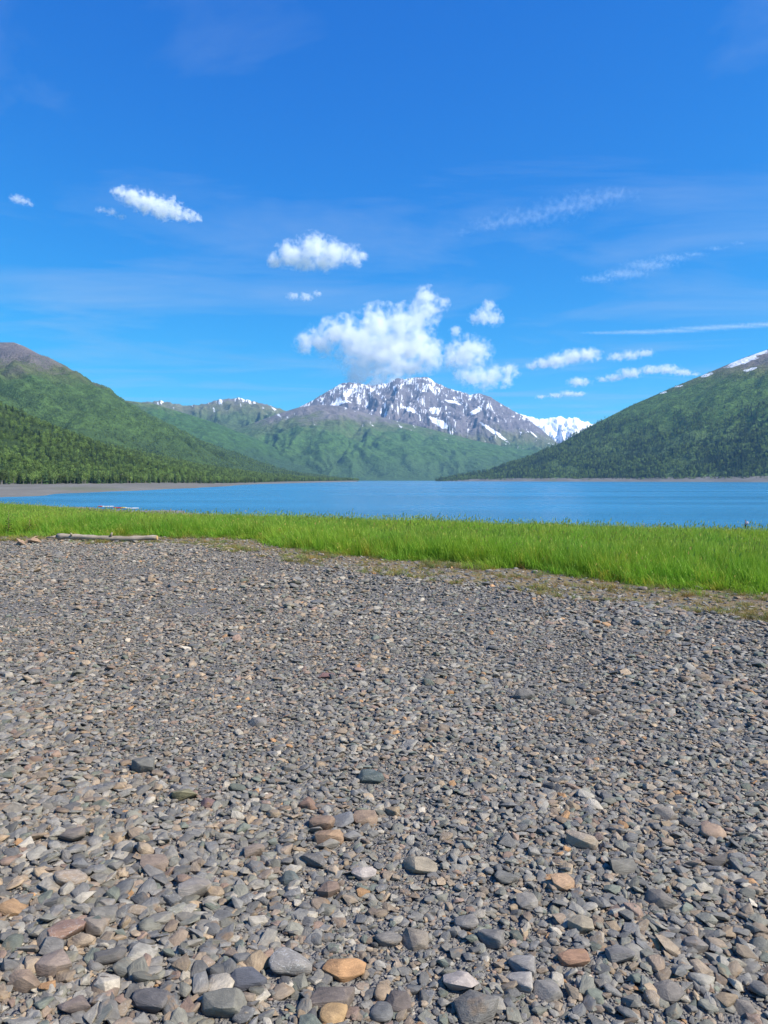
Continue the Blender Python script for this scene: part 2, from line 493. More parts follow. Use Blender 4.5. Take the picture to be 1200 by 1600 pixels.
def snow_fields(o, label, fields):
    """lingering snow fields lying on the slope: (photo x, y, length px, width px, tilt in degrees)"""
    Xs, Ys, Zs, vs = SURF[label]
    t = NT.__new__(NT); t.m = o.data.materials[0]; t.t = t.m.node_tree
    pr = next(n for n in t.t.nodes if n.type == 'BSDF_PRINCIPLED')
    col = pr.inputs['Base Color'].links[0].from_socket
    pos = t.n('ShaderNodeNewGeometry').outputs['Position']
    sp = t.n('ShaderNodeSeparateXYZ'); t.l(pos, sp.inputs[0])
    c, s_ = math.cos(PITCH), math.sin(PITCH)
    dep = Ys * c - (Zs - EYE) * s_
    U = PW / 2 + F_PX * Xs / dep; V = PH / 2 - F_PX * (Ys * s_ + (Zs - EYE) * c) / dep
    tot = None
    for (px, py, ln, wd, ang) in fields:
        k = np.argmin((U - px) ** 2 + (V - py) ** 2); cx, cz, dd = Xs.flat[k], Zs.flat[k], Ys.flat[k] / F_PX
        ca, sa = math.cos(R(ang)), math.sin(R(ang))
        ns = t.n('ShaderNodeTexNoise'); ns.inputs['Scale'].default_value = 0.16 / dd; ns.inputs['Detail'].default_value = 5; t.l(pos, ns.inputs['Vector'])
        x = t.math('SUBTRACT', sp.outputs[0], float(cx)); z = t.math('SUBTRACT', sp.outputs[2], float(cz))
        a = t.math('DIVIDE', t.math('ADD', t.math('MULTIPLY', x, ca), t.math('MULTIPLY', z, sa)), ln * dd / 2)
        b = t.math('DIVIDE', t.math('SUBTRACT', t.math('MULTIPLY', z, ca), t.math('MULTIPLY', x, sa)), wd * dd / 2)
        e = t.math('ADD', t.math('MULTIPLY', a, a), t.math('MULTIPLY', b, b))
        e = t.math('ADD', e, t.math('MULTIPLY', t.math('SUBTRACT', ns.outputs['Fac'], 0.5), 2.6))
        f = t.math('SUBTRACT', 1.0, t.rng(e, 0.75, 1.0))
        tot = f if tot is None else t.math('MAXIMUM', tot, f)
    t.l(t.mix(tot, col, (0.86, 0.87, 0.90)), pr.inputs['Base Color'])

# shores: waterline and tree line of the far bank, as photo pixel -> distance
def wl_dist(py): return 7.5 * F_PX / (py - HORIZON)
BANK_WATER = [(-420, 250), (-200, 250), (-40, 250), (0, wl_dist(784)), (55, wl_dist(780.5)), (72, wl_dist(779)), (82, wl_dist(775.5)), (97, wl_dist(774)), (140, wl_dist(772.3)), (200, wl_dist(769.3)),
              (270, wl_dist(765.3)), (330, wl_dist(763.5)), (350, wl_dist(761.5)), (375, wl_dist(758.6)), (400, wl_dist(757.2)), (450, wl_dist(755.5)), (500, wl_dist(753.9)), (545, wl_dist(752.9)), (556, wl_dist(752.6))]
BANK_TREE = [(-420, 600, 756), (-200, 620, 756.5), (-40, 640, 757), (0, 650, 757), (130, 720, 756), (270, 900, 755), (330, 1050, 755.8), (400, 1500, 754.3), (450, 1850, 752.6), (545, 2750, 751.3), (560, 2900, 751.3)]

def shore_material():
    t = NT('shore_gravel')
    geo = t.n('ShaderNodeNewGeometry'); pos = geo.outputs['Position']
    n1 = t.noise(t.mapping(pos, (1, 0.35, 1), (0, 0, 0.5)), 0.02, 6, 0.62)
    n2 = t.noise(pos, 0.25, 6, 0.7)
    c = t.mix(t.rng(n1, 0.35, 0.65), (0.135, 0.128, 0.108), (0.21, 0.198, 0.168))
    c = t.mix(t.rng(n2, 0.35, 0.65, 0, 0.6), c, (0.12, 0.108, 0.10))
    g = t.math('MULTIPLY', t.rng(t.noise(t.mapping(pos, (1, 0.3, 1)), 0.011, 4, 0.5), 0.60, 0.68), t.rng(n2, 0.4, 0.6))
    c = t.mix(t.math('MULTIPLY', g, 0.7), c, (0.12, 0.155, 0.045))
    return t.done(t.principled(c, 0.95, 0.1, t.bump(n2, 0.5, 0.6)).outputs[0])
M_SHORE = shore_material()

def shore_strip(name, label, water, tree, n=220, m=18):
    W = np.array([[*at(px, HORIZON, d)[:2], WATER_Z - 0.5] for px, d in water])
    T = np.array([list(at(px, py, d)) for px, d, py in tree])
    s = np.linspace(0, 1, n)
    pw = np.array([p[0] for p in water], float); pt = np.array([p[0] for p in tree], float)
    px = np.linspace(pw[0], pw[-1], n)
    Wr = np.stack([np.interp(px, pw, W[:, k]) for k in range(3)], 1)
    Tr = np.stack([np.interp(np.linspace(pt[0], pt[-1], n), pt, T[:, k]) for k in range(3)], 1)
    verts, faces = [], []
    for j in range(m + 3):
        v = j / m
        P = Wr + (Tr - Wr) * min(v, 1.0)
        if v > 1:                                   # run on under the trees
            P = P + (Tr - Wr) * (v - 1) * 1.2 + np.array([0, 0, 3.0]) * (v - 1)
        elif v > 0:
            hgt = Tr[:, 2] - Wr[:, 2]
            P = P.copy()
            k = v * v * (3 - 2 * v) * 0.35 + v * 0.65
            P[:, 2] = Wr[:, 2] + hgt * k + 0.35 * np.sin(v * math.pi) * fbm(P[:, 0] / 30, P[:, 1] / 90, 4)
        verts += P.tolist()
    for j in range(m + 2):
        for i in range(n - 1):
            a = j * n + i
            faces.append((a, a + 1, a + 1 + n, a + n))
    o = mesh_obj(name, verts, faces, M_SHORE)
    return tag(o, label, 'shore', kind='structure')
shore_strip('shore', 'bare grey gravel shore below the mixed forest across the bay', BANK_WATER, BANK_TREE)

RIGHT_WATER = [(683, 3500), (740, 3300), (830, 3000), (900, 2850), (1000, 2650), (1100, 2420), (1200, 2200), (1350, 1900), (1550, 1600)]
RIGHT_TREE = [(690, 3560, 750.2), (740, 3370, 749.3), (830, 3080, 748.3), (900, 2930, 748.6), (1000, 2720, 748.0), (1100, 2490, 747.0), (1200, 2270, 746.3), (1350, 1970, 745.0), (1550, 1670, 744)]
shore_strip('shore', 'thin grey gravel shoreline under the dark spruce mountainside', RIGHT_WATER, RIGHT_TREE, 200, 8)

M_RIGHT = mountain_material('spruce_slope', forest=(0.075, 0.12, 0.036), shrub=(0.10, 0.175, 0.036), alp=(0.15, 0.15, 0.06), rock=(0.24, 0.195, 0.165), z_forest=210, z_shrub=510, z_rock=590, blend=45,
                            snow=0.035, snow_top=0.645, snow_lo=440, snow_hi=700, uv=(26, 5), nscale=0.006)
mountain('mountain', 'steep dark green mountainside of spruce with bare snow-flecked crest', 
         [(682, 749, 3560), (720, 744, 3600), (765, 735, 3680), (830, 714, 3780), (880, 690, 3850), (930, 662, 3950), (990, 632, 4000), (1050, 606, 4000), (1110, 581, 3950), (1160, 560, 3900), (1200, 546, 3900), (1300, 505, 3850), (1450, 440, 3700), (1700, 400, 3500)],
         [(680, 3520), (740, 3350), (830, 3060), (900, 2910), (1000, 2700), (1100, 2470), (1200, 2250), (1350, 1950), (1600, 1620)], M_RIGHT, nu=300, nv=130, gully=0.018, gfreq=16, rough=0.03, seed=3.3, back=0.8)

snow_fields(bpy.context.scene.objects['mountain'], 'steep dark green mountainside of spruce with bare snow-flecked crest', [(1163, 564, 52, 8, 24), (1172, 577, 22, 5, 20), (1105, 587, 18, 4, 26), (1035, 613, 10, 3, 26), (1060, 603, 7, 3, 26), (1190, 551, 24, 6, 22)])
M_NEAR = mountain_material('mixed_forest_floor', forest=(0.05, 0.085, 0.025), shrub=(0.09, 0.135, 0.035), alp=(0.09, 0.12, 0.04), z_forest=70, z_shrub=400, z_rock=900, blend=50, nscale=0.012, uv=(30, 6))
mountain('hill', 'low wooded foothill rising from the bare gravel shore', 
         [(-500, 560, 1500), (-200, 575, 1500), (-60, 605, 1520), (0, 637, 1550), (50, 664, 1600), (120, 690, 1700), (200, 706, 1850), (300, 728, 2150), (400, 742, 2500), (480, 748, 2750), (560, 751, 2950)],
         [(-450, 640), (-200, 640), (-40, 655), (0, 665), (130, 740), (270, 925), (330, 1080), (400, 1530), (450, 1880), (545, 2780), (560, 2920)], M_NEAR, nu=220, nv=90, gully=0.03, gfreq=9, rough=0.03, power=1.25, base_z=-5.2, cat='hill', seed=1.7)

M_LEFT = mountain_material('green_mountainside', forest=(0.05, 0.085, 0.028), shrub=(0.075, 0.13, 0.032), alp=(0.11, 0.115, 0.05), rock=(0.20, 0.165, 0.15), z_forest=120, z_shrub=470, z_rock=560, blend=70,
                           snow=0.06, snow_top=0.66, snow_lo=560, snow_hi=720, uv=(22, 5), nscale=0.005)
mountain('mountain', 'rounded green mountain with a brown bare summit above the wooded foothill', 
         [(-900, 520, 3600), (-500, 490, 3600), (-250, 505, 3700), (-80, 532, 3750), (-10, 535, 3800), (22, 535, 3800), (38, 541, 3820), (60, 553, 3850), (90, 570, 3900), (120, 586, 4000), (150, 604, 4100), (165, 613, 4150), (190, 634, 4250), (260, 668, 4500), (330, 702, 4800), (420, 733, 5000), (560, 750.5, 5200)],
         [(-900, 1700), (-300, 1650), (0, 1700), (200, 2000), (400, 2700), (560, 4200)], M_LEFT, nu=300, nv=130, gully=0.06, gfreq=15, rough=0.03, seed=8.1)

M_MID = mountain_material('far_green_ridge', forest=(0.04, 0.075, 0.03), shrub=(0.06, 0.125, 0.03), alp=(0.12, 0.14, 0.06), rock=(0.20, 0.17, 0.16), z_forest=200, z_shrub=620, z_rock=800, blend=80, uv=(20, 5), nscale=0.004)
mountain('mountain', 'hazy green ridge slanting down to the lake behind the rounded mountain', 
         [(40, 660, 5600), (120, 632, 5800), (165, 622, 6000), (190, 625, 6100), (240, 631, 6200), (290, 646, 6250), (340, 662, 6300), (400, 686, 6350), (480, 722, 6300), (575, 750, 6200)],
         [(0, 4900), (200, 5000), (400, 5200), (600, 5700)], M_MID, nu=200, nv=90, gully=0.07, gfreq=9, rough=0.035, seed=4.4)

M_SNOWRIDGE = mountain_material('snow_flecked_ridge', forest=(0.05, 0.085, 0.035), shrub=(0.08, 0.12, 0.045), alp=(0.15, 0.15, 0.08), rock=(0.21, 0.185, 0.18), z_forest=300, z_shrub=800, z_rock=960, blend=70, snow=0.09, snow_top=0.625, snow_lo=700, snow_hi=1060, uv=(26, 4), nscale=0.003)
mountain('mountain', 'low brown ridge streaked with snow beyond the green slopes', 
         [(100, 660, 9000), (180, 634, 9200), (235, 628, 9300), (252, 626, 9300), (270, 630, 9300), (292, 634, 9300), (322, 631, 9200), (345, 624, 9200), (372, 622, 9200), (395, 627, 9200), (412, 631, 9200), (435, 638, 9300), (470, 648, 9400), (540, 680, 9400)],
         [(100, 6500), (300, 6400), (450, 6500), (560, 6800)], M_SNOWRIDGE, nu=220, nv=90, gully=0.10, gfreq=10, rough=0.04, jag=0.012, seed=6.2)

M_PEAK = mountain_material('rocky_peak', forest=(0.05, 0.09, 0.035), shrub=(0.07, 0.12, 0.04), alp=(0.13, 0.13, 0.075), rock=(0.19, 0.165, 0.17), dark_rock=(0.10, 0.092, 0.105), z_forest=150, z_shrub=380, z_rock=520, blend=70, snow=0.085, snow_top=0.598, snow_lo=330, snow_hi=1230, uv=(58, 8), nscale=0.003)
mountain('mountain', 'jagged rocky peak streaked with snow, its summit under a cloud', 
         [(395, 690, 8800), (440, 655, 9000), (470, 635, 9200), (490, 625, 9300), (510, 613, 9400), (530, 600, 9500), (545, 596, 9500), (562, 600, 9500), (585, 602, 9500), (605, 599, 9500), (622, 591, 9500), (634, 593, 9500), (650, 590, 9500), (668, 590, 9500), (684, 599, 9450),
          (700, 606, 9400), (718, 612, 9300), (735, 617, 9250), (748, 615, 9200), (765, 620, 9100), (785, 632, 9000), (805, 644, 8900), (825, 654, 8800), (842, 668, 8700), (860, 683, 8600), (885, 705, 8500), (930, 745, 8400)],
         [(380, 7000), (480, 6700), (600, 6500), (720, 6450), (850, 6500), (930, 6700)], M_PEAK, nu=420, nv=190, gully=0.06, gfreq=11, rough=0.05, jag=0.008, power=1.05, seed=2.4)

snow_fields(next(o for o in COL.objects if o.get('label', '').startswith('jagged')), 'jagged rocky peak streaked with snow, its summit under a cloud', [(679, 641, 18, 14, -30), (686, 660, 34, 12, -32), (773, 675, 46, 7, -42), (641, 641, 20, 9, -30), (742, 643, 24, 8, 30), (545, 615, 26, 8, 68), (530, 630, 34, 7, 10), (835, 680, 22, 4, -50), (708, 628, 26, 6, -20), (600, 662, 12, 5, -40)])
M_SHOULDER = mountain_material('peak_shoulder', forest=(0.055, 0.10, 0.036), shrub=(0.075, 0.145, 0.038), alp=(0.115, 0.135, 0.06), rock=(0.215, 0.185, 0.17), z_forest=180, z_shrub=480, z_rock=600, blend=85, snow=0.05, snow_top=0.63, snow_lo=380, snow_hi=760, uv=(30, 4.5), nscale=0.004)
mountain('mountain', 'broad green shoulder below the rocky peak at the head of the lake', 
         [(250, 712, 7000), (310, 694, 7200), (380, 667, 7400), (430, 648, 7500), (465, 637, 7500), (498, 632, 7500), (530, 634, 7500), (570, 645, 7500), (620, 658, 7450), (680, 672, 7400), (740, 688, 7300), (800, 700, 7200), (850, 705, 7100), (900, 725, 7000), (950, 748, 6900)],
         [(250, 5800), (400, 5500), (540, 5300), (700, 5300), (850, 5500), (960, 6000)], M_SHOULDER, nu=320, nv=130, gully=0.075, gfreq=12, rough=0.03, power=1.15, seed=9.6)

M_FAR = mountain_material('far_snow_mountain', rock=(0.22, 0.21, 0.23), z_forest=-900, z_shrub=-800, z_rock=-500, blend=50, snow=0.30, snow_top=0.62, snow_lo=300, snow_hi=1000, uv=(24, 4), nscale=0.002)
mountain('mountain', 'distant snow-covered mountain in the gap beyond the spruce mountainside', 
         [(760, 660, 13000), (800, 645, 13000), (822, 650, 13000), (840, 655, 13000), (858, 653, 13000), (872, 651, 13000), (886, 654, 13000), (897, 652, 13000), (910, 657, 13000), (925, 662, 13000), (960, 672, 13000), (1010, 690, 13000)],
         [(740, 11000), (880, 10800), (1020, 11000)], M_FAR, nu=180, nv=90, gully=0.13, gfreq=9, rough=0.05, jag=0.02, back=0.5, seed=7.7)

# ------------------------------------------------------------------ instancing helper for uncountable stuff
def hidden_collection(name, objs):
    c = bpy.data.collections.new(name)
    for o in objs: c.objects.link(o)
    return c

def scatter(name, pts, rot, scl, idx, protos, mat_attr=None, parent=None):
    """one object: geometry-node instances of the prototypes on given points"""
    me = bpy.data.meshes.new(name)
    me.from_pydata(np.asarray(pts).tolist(), [], [])
    def put(nm, typ, arr, key):
        a = me.attributes.new(nm, typ, 'POINT'); a.data.foreach_set(key, np.ascontiguousarray(arr).ravel())
    put('srot', 'FLOAT_VECTOR', np.asarray(rot, np.float32), 'vector')
    put('sscl', 'FLOAT_VECTOR', np.asarray(scl, np.float32), 'vector')
    put('sidx', 'INT', np.asarray(idx, np.int32), 'value')
    if mat_attr is not None:
        ca = np.concatenate([np.asarray(mat_attr, np.float32), np.ones((len(pts), 1), np.float32)], 1)
        put('scol', 'FLOAT_COLOR', ca, 'color')
    o = bpy.data.objects.new(name, me)
    link(o, parent)
    g = bpy.data.node_groups.new(name + '_scatter', 'GeometryNodeTree')
    g.interface.new_socket('Geometry', in_out='INPUT', socket_type='NodeSocketGeometry')
    g.interface.new_socket('Geometry', in_out='OUTPUT', socket_type='NodeSocketGeometry')
    gi = g.nodes.new('NodeGroupInput'); go = g.nodes.new('NodeGroupOutput')
    ci = g.nodes.new('GeometryNodeCollectionInfo')
    ci.inputs['Collection'].default_value = hidden_collection(name + '_kinds', protos)
    ci.inputs['Separate Children'].default_value = True
    ci.inputs['Reset Children'].default_value = True
    ip = g.nodes.new('GeometryNodeInstanceOnPoints')
    ip.inputs['Pick Instance'].default_value = True
    def attr(nm, typ):
        n = g.nodes.new('GeometryNodeInputNamedAttribute'); n.data_type = typ; n.inputs['Name'].default_value = nm
        return n.outputs['Attribute']
    g.links.new(gi.outputs[0], ip.inputs['Points'])
    g.links.new(ci.outputs[0], ip.inputs['Instance'])
    e2r = g.nodes.new('FunctionNodeEulerToRotation')
    g.links.new(attr('srot', 'FLOAT_VECTOR'), e2r.inputs[0])
    g.links.new(e2r.outputs[0], ip.inputs['Rotation'])
    g.links.new(attr('sscl', 'FLOAT_VECTOR'), ip.inputs['Scale'])
    g.links.new(attr('sidx', 'INT'), ip.inputs['Instance Index'])
    g.links.new(ip.outputs[0], go.inputs[0])
    m = o.modifiers.new('scatter', 'NODES'); m.node_group = g
    return o

# ------------------------------------------------------------------ stones
def ico(sub):
    bm = bmesh.new(); bmesh.ops.create_icosphere(bm, subdivisions=sub, radius=1.0)
    v = np.array([x.co[:] for x in bm.verts]); f = [[q.index for q in p.verts] for p in bm.faces]
    bm.free(); return v, f
ICO = {k: ico(k) for k in (1, 2, 3, 4)}

def stone_mesh(name, sub, seed, mat, angular=0.5, flat=0.5):
    """a broken, water-worn stone of unit half-length: rounded ones are balls cut by worn planes, angular ones a hull of a few corners with chipped edges"""
    r = np.random.default_rng(seed)
    sy, sz = 0.55 + 0.35 * r.random(), flat * (0.75 + 0.5 * r.random())
    me = bpy.data.meshes.new(name)
    if angular > 0.28:
        n = int(r.integers(13, 26))
        P = r.normal(size=(n, 3)); P /= np.linalg.norm(P, axis=1)[:, None]
        P = np.sign(P) * np.abs(P) ** ((0.6 if sub > 2 else 0.75) + 0.25 * r.random()) * r.uniform(.82 if sub > 2 else .62, 1.0, (n, 1))
        P *= np.array([1, sy, sz]); P /= np.abs(P[:, 0]).max()
        bm = bmesh.new()
        for p in P: bm.verts.new(p)
        h = bmesh.ops.convex_hull(bm, input=bm.verts[:])
        bmesh.ops.delete(bm, geom=[v for v in bm.verts if not v.link_faces], context='VERTS')
        bmesh.ops.dissolve_limit(bm, angle_limit=R(14), verts=bm.verts[:], edges=bm.edges[:])
        bmesh.ops.bevel(bm, geom=bm.edges[:], offset=0.065 - 0.04 * angular, offset_type='OFFSET', segments=2, profile=.5, affect='EDGES', clamp_overlap=True)
        bmesh.ops.triangulate(bm, faces=bm.faces[:])
        if sub > 2: bmesh.ops.subdivide_edges(bm, edges=[e for e in bm.edges if e.calc_length() > .25], cuts=1, use_grid_fill=False)
        for v in bm.verts:
            q = v.co * 2.3 + Vector((seed * 1.7, 0, 0))
            v.co += mnoise.noise_vector(q) * 0.022
        bmesh.ops.recalc_face_normals(bm, faces=bm.faces[:])
        bm.to_mesh(me); bm.free()
        me.shade_smooth()
        me.set_sharp_from_angle(angle=R(34))
        me.materials.append(mat)
        return me
    D, Fc = ICO[sub]
    n = r.integers(8, 13)
    N = r.normal(size=(n, 3)); N /= np.linalg.norm(N, axis=1)[:, None]
    h = 0.52 + 0.40 * r.random(n)
    up = np.array([[0, 0, 1.0], [0, 0, -1.0]]) + r.normal(size=(2, 3)) * 0.16
    up /= np.linalg.norm(up, axis=1)[:, None]
    N = np.vstack([N, up]); h = np.r_[h, 0.6, 0.6]
    dots = D @ N.T
    rad = np.where(dots > 0.05, h[None, :] / np.maximum(dots, 0.05), 9.0)
    k = 9 + 22 * angular
    soft = -np.log(np.exp(-k * np.minimum(rad, 3)).sum(1) + np.exp(-k * 1.04)) / k
    V = D * soft[:, None]
    lumps = np.array([mnoise.fractal(Vector(d * 1.6) + Vector((seed * 3.1, 0, 0)), 1.0, 2.0, 4) for d in D])
    V = V * (1 + 0.06 * lumps)[:, None]
    V = V * np.array([1.0, sy, sz])
    V /= np.abs(V[:, 0]).max()
    me.from_pydata(V.tolist(), [], Fc)
    me.shade_smooth()
    me.materials.append(mat)
    return me

# colours seen on this beach (albedo) with their share
PAL = np.array([(0.150, 0.155, 0.165), (0.205, 0.205, 0.20), (0.115, 0.122, 0.135), (0.165, 0.172, 0.158), (0.25, 0.245, 0.23), (0.235, 0.195, 0.155), (0.205, 0.165, 0.135), (0.29, 0.23, 0.165), (0.225, 0.165, 0.14), (0.34, 0.20, 0.095), (0.13, 0.155, 0.14), (0.33, 0.315, 0.285)])
PAL_W = np.array([0.20, 0.19, 0.13, 0.12, 0.07, 0.09, 0.06, 0.045, 0.03, 0.008, 0.05, 0.027]); PAL_W /= PAL_W.sum()
def stone_colours(n, x):
    w_ = RNG.choice(len(PAL), n, p=PAL_W)
    # warmer stones lie in drifts towards the near end of the log, as on the photograph's beach
    c = PAL[w_] * RNG.uniform(0.72, 1.28, (n, 1))
    warm = np.clip(-x / 2.2 + 0.15, 0, 1)[:, None] * RNG.random((n, 1)) * 0.45
    c = c * (1 - warm) + c * np.array([1.16, 1.0, 0.84]) * warm
    return (0.85 * c + 0.15 * c.mean(1)[:, None]) * np.array([1.13, 1.02, 0.84]) * 1.04

# stones that can be picked out one by one: (photo x, y of centre, width px, height/width, colour, angular, label or None)
SPEC = [
 (447, 1512, 68, .72, (.25, .255, .25), .1, 'large rounded grey stone crossed by white veins'),
 (540, 1526, 62, .38, (.44, .245, .09), .6, 'long bright orange slab stone beside the white-veined grey stone'),
 (522, 1588, 40, .66, (.40, .27, .11), .1, 'rounded yellow-orange stone beside the brown slab stone'),
 (519, 1569, 60, .55, (.19, .16, .135), .9, 'angular brown-grey slab stone behind the rounded yellow-orange stone'),
 (597, 1555, 28, .85, (.33, .255, .16), .05, 'smooth egg-shaped tan stone near the orange slab stone'),
 (745, 1580, 60, .82, (.165, .17, .165), .9, 'big dark grey angular boulder with a black shadow at its side'),
 (720, 1545, 48, .55, (.40, .37, .35), .7, 'whitish pink broken rock behind the big dark angular boulder'),
 (350, 1576, 62, .72, (.18, .19, .165), .7, 'big greenish grey block beside a tilted dark blue slab'),
 (384, 1540, 54, .5, (.085, .10, .135), .8, 'tilted dark blue slate slab beside the greenish grey block'),
 (105, 1378, 50, .66, (.32, .27, .21), .2, 'rounded pale tan cobble sitting proud of flat dark slabs'),
 (300, 1395, 48, .80, (.285, .27, .245), .6, 'rugged pale grey block with a deep shadow beside it'),
 (18, 1422, 38, .62, (.36, .225, .10), .5, 'brown stone with a bright orange flank'),
 (288, 1246, 40, .6, (.235, .23, .12), .6, 'block with a yellow lichen patch beside a purple-red stone'),
 (321, 1256, 24, .75, (.20, .125, .12), .4, 'small purple-red stone beside the yellow-lichened block'),
 (226, 1200, 46, .58, (.155, .165, .15), .4, 'dark greenish rounded cobble casting a black shadow'),
 (98, 1463, 52, .42, (.30, .185, .135), .6, 'reddish slab with a grey top edge'),
 (148, 1444, 34, .95, (.11, .145, .125), .3, 'dark green rounded stone beside a grey-green one'),
 (35, 1541, 46, .72, (.285, .21, .145), .9, 'angular tan brown wedge stone'),
 (85, 1514, 52, .60, (.265, .215, .18), .4, 'broad pinkish brown cobble near the angular tan wedge'),
 (655, 1357, 52, .60, (.29, .265, .20), .3, 'pale greenish tan cobble with a small tan stone against it'),
 (577, 1217, 42, .55, (.085, .125, .125), .7, 'dark teal green angular stone on fine gravel'),
 (483, 1257, 29, .95, (.25, .16, .11), .5, 'reddish brown upright stone at the edge of the tan stone cluster'),
 (503, 1288, 40, .85, (.26, .18, .12), .8, 'brown angular stone in the cluster beside a blue-grey slab'),
 (515, 1311, 44, .72, (.33, .22, .13), .8, 'orange-tan tilted slab in the stone cluster'),
 (572, 1282, 37, .55, (.30, .22, .15), .6, 'flat sandy tan stone in the stone cluster'),
 (453, 1376, 30, .95, (.115, .155, .155), .8, 'blue-green blocky stone standing alone in gravel'),
 (570, 1370, 38, .5, (.36, .34, .33), .6, 'whitish grey stone with a pinkish end'),
 (912, 1316, 46, .72, (.33, .29, .225), .8, 'pale cream angular stone with a pointed top'),
 (1113, 1303, 40, .45, (.34, .245, .165), .1, 'smooth flat tan stone among grey ones'),
 (880, 1382, 34, .75, (.40, .265, .15), .6, 'light orange knobbly stone beside a long brown sliver'),
 (900, 1503, 44, .6, (.33, .19, .11), .8, 'rusty orange-brown slab among dark grey cobbles'),
 (1034, 1410, 44, .7, (.17, .165, .15), .9, 'dark angular stone with a crumbling flank among grey gravel'),
 (820, 1087, 32, .72, (.15, .155, .15), .8, 'lone dark pointed stone standing up from the flat gravel'),
 (510, 1057, 24, .5, (.24, .13, .115), .9, 'small flat maroon triangular stone on pale gravel'),
 (908, 1451, 38, .72, (.30, .275, .20), .4, 'pale yellowish rounded stone next to a tan pebble'),
 (835, 894, 11, .7, (.30, .28, .25), .4, 'pale stone lying against the foot of the tall grass'),
 (1092, 919, 15, .55, (.42, .40, .36), .2, 'nearly white rounded stone at the foot of the tall grass'),
 (150, 1452, 46, .5, (.255, .225, .185), .3, None), (75, 1487, 50, .5, (.195, .20, .19), .3, None), (115, 1576, 50, .6, (.215, .175, .155), .3, None), (168, 1500, 45, .62, (.12, .122, .12), .8, None),
 (196, 1514, 33, .8, (.175, .19, .165), .5, None), (396, 1332, 30, 1.0, (.29, .235, .185), .6, None), (240, 1354, 40, .65, (.225, .18, .145), .6, None), (112, 1310, 50, .42, (.215, .19, .165), .2, None),
 (235, 1572, 58, .5, (.13, .13, .135), .8, None), (537, 1283, 36, .7, (.19, .21, .23), .5, None), (548, 1308, 32, .65, (.20, .215, .225), .3, None), (615, 1270, 29, .65, (.27, .21, .12), .3, None),
 (512, 1322, 36, .5, (.22, .22, .195), .3, None), (489, 1349, 42, .5, (.15, .15, .145), .6, None), (605, 1472, 38, .62, (.21, .21, .20), .2, None), (645, 1473, 42, .6, (.235, .215, .18), .5, None),
 (731, 1446, 36, .75, (.23, .23, .22), .2, None), (772, 1472, 48, .55, (.18, .185, .185), .3, None), (623, 1570, 36, .9, (.15, .13, .12), .7, None), (594, 1585, 34, .8, (.14, .155, .165), .2, None),
 (975, 1356, 50, .55, (.14, .145, .135), 1.0, None), (825, 1412, 30, .9, (.24, .24, .225), .6, None), (822, 1515, 46, .55, (.25, .255, .255), .3, None), (818, 1541, 46, .42, (.32, .32, .31), .3, None),
 (1120, 1346, 36, .7, (.13, .125, .115), 1.0, None), (1090, 1481, 34, .7, (.20, .195, .185), .4, None), (1062, 1231, 20, 1.0, (.32, .295, .24), .7, None), (1015, 1232, 24, .6, (.31, .285, .22), .3, None),
 (855, 1553, 40, .6, (.22, .225, .22), .5, None), (790, 1372, 36, .7, (.16, .17, .165), .5, None), (970, 1498, 40, .6, (.175, .18, .18), .6, None), (1045, 1555, 40, .75, (.17, .165, .155), .7, None),
 (1165, 1580, 30, .8, (.21, .20, .18), .5, None), (930, 1115, 26, .5, (.16, .145, .13), .6, None), (1040, 1275, 34, .6, (.22, .21, .19), .5, None), (400, 1131, 30, .5, (.20, .20, .19), .5, None),
 (515, 1110, 24, .55, (.23, .23, .215), .5, None), (755, 960, 10, .7, (.13, .13, .13), .7, None), (585, 922, 12, .5, (.15, .15, .15), .6, None), (1160, 1075, 26, .6, (.21, .18, .15), .5, None),
 (500, 868, 13, .5, (.28, .28, .26), .4, None), (535, 871, 11, .55, (.24, .24, .23), .5, None), (463, 865, 9, .6, (.25, .25, .24), .5, None), (700, 908, 14, .5, (.27, .25, .22), .5, None), (1078, 937, 12, .5, (.33, .31, .28), .3, None), (1175, 950, 14, .5, (.31, .29, .26), .3, None),
 (1005, 920, 14, .5, (.22, .20, .18), .6, None), (765, 893, 13, .5, (.29, .27, .24), .4, None),
]
EXCL = []       # x, y, radius already taken
HERO = [stone_mesh('stone', 3, 100 + i, M_STONE, a, 0.55) for i, a in enumerate([.05, .1, .2, .3, .3, .4, .5, .5, .6, .6, .7, .7, .8, .8, .9, .9, 1.0, 1.0])]
HANG = np.array([.05, .1, .2, .3, .3, .4, .5, .5, .6, .6, .7, .7, .8, .8, .9, .9, 1.0, 1.0])
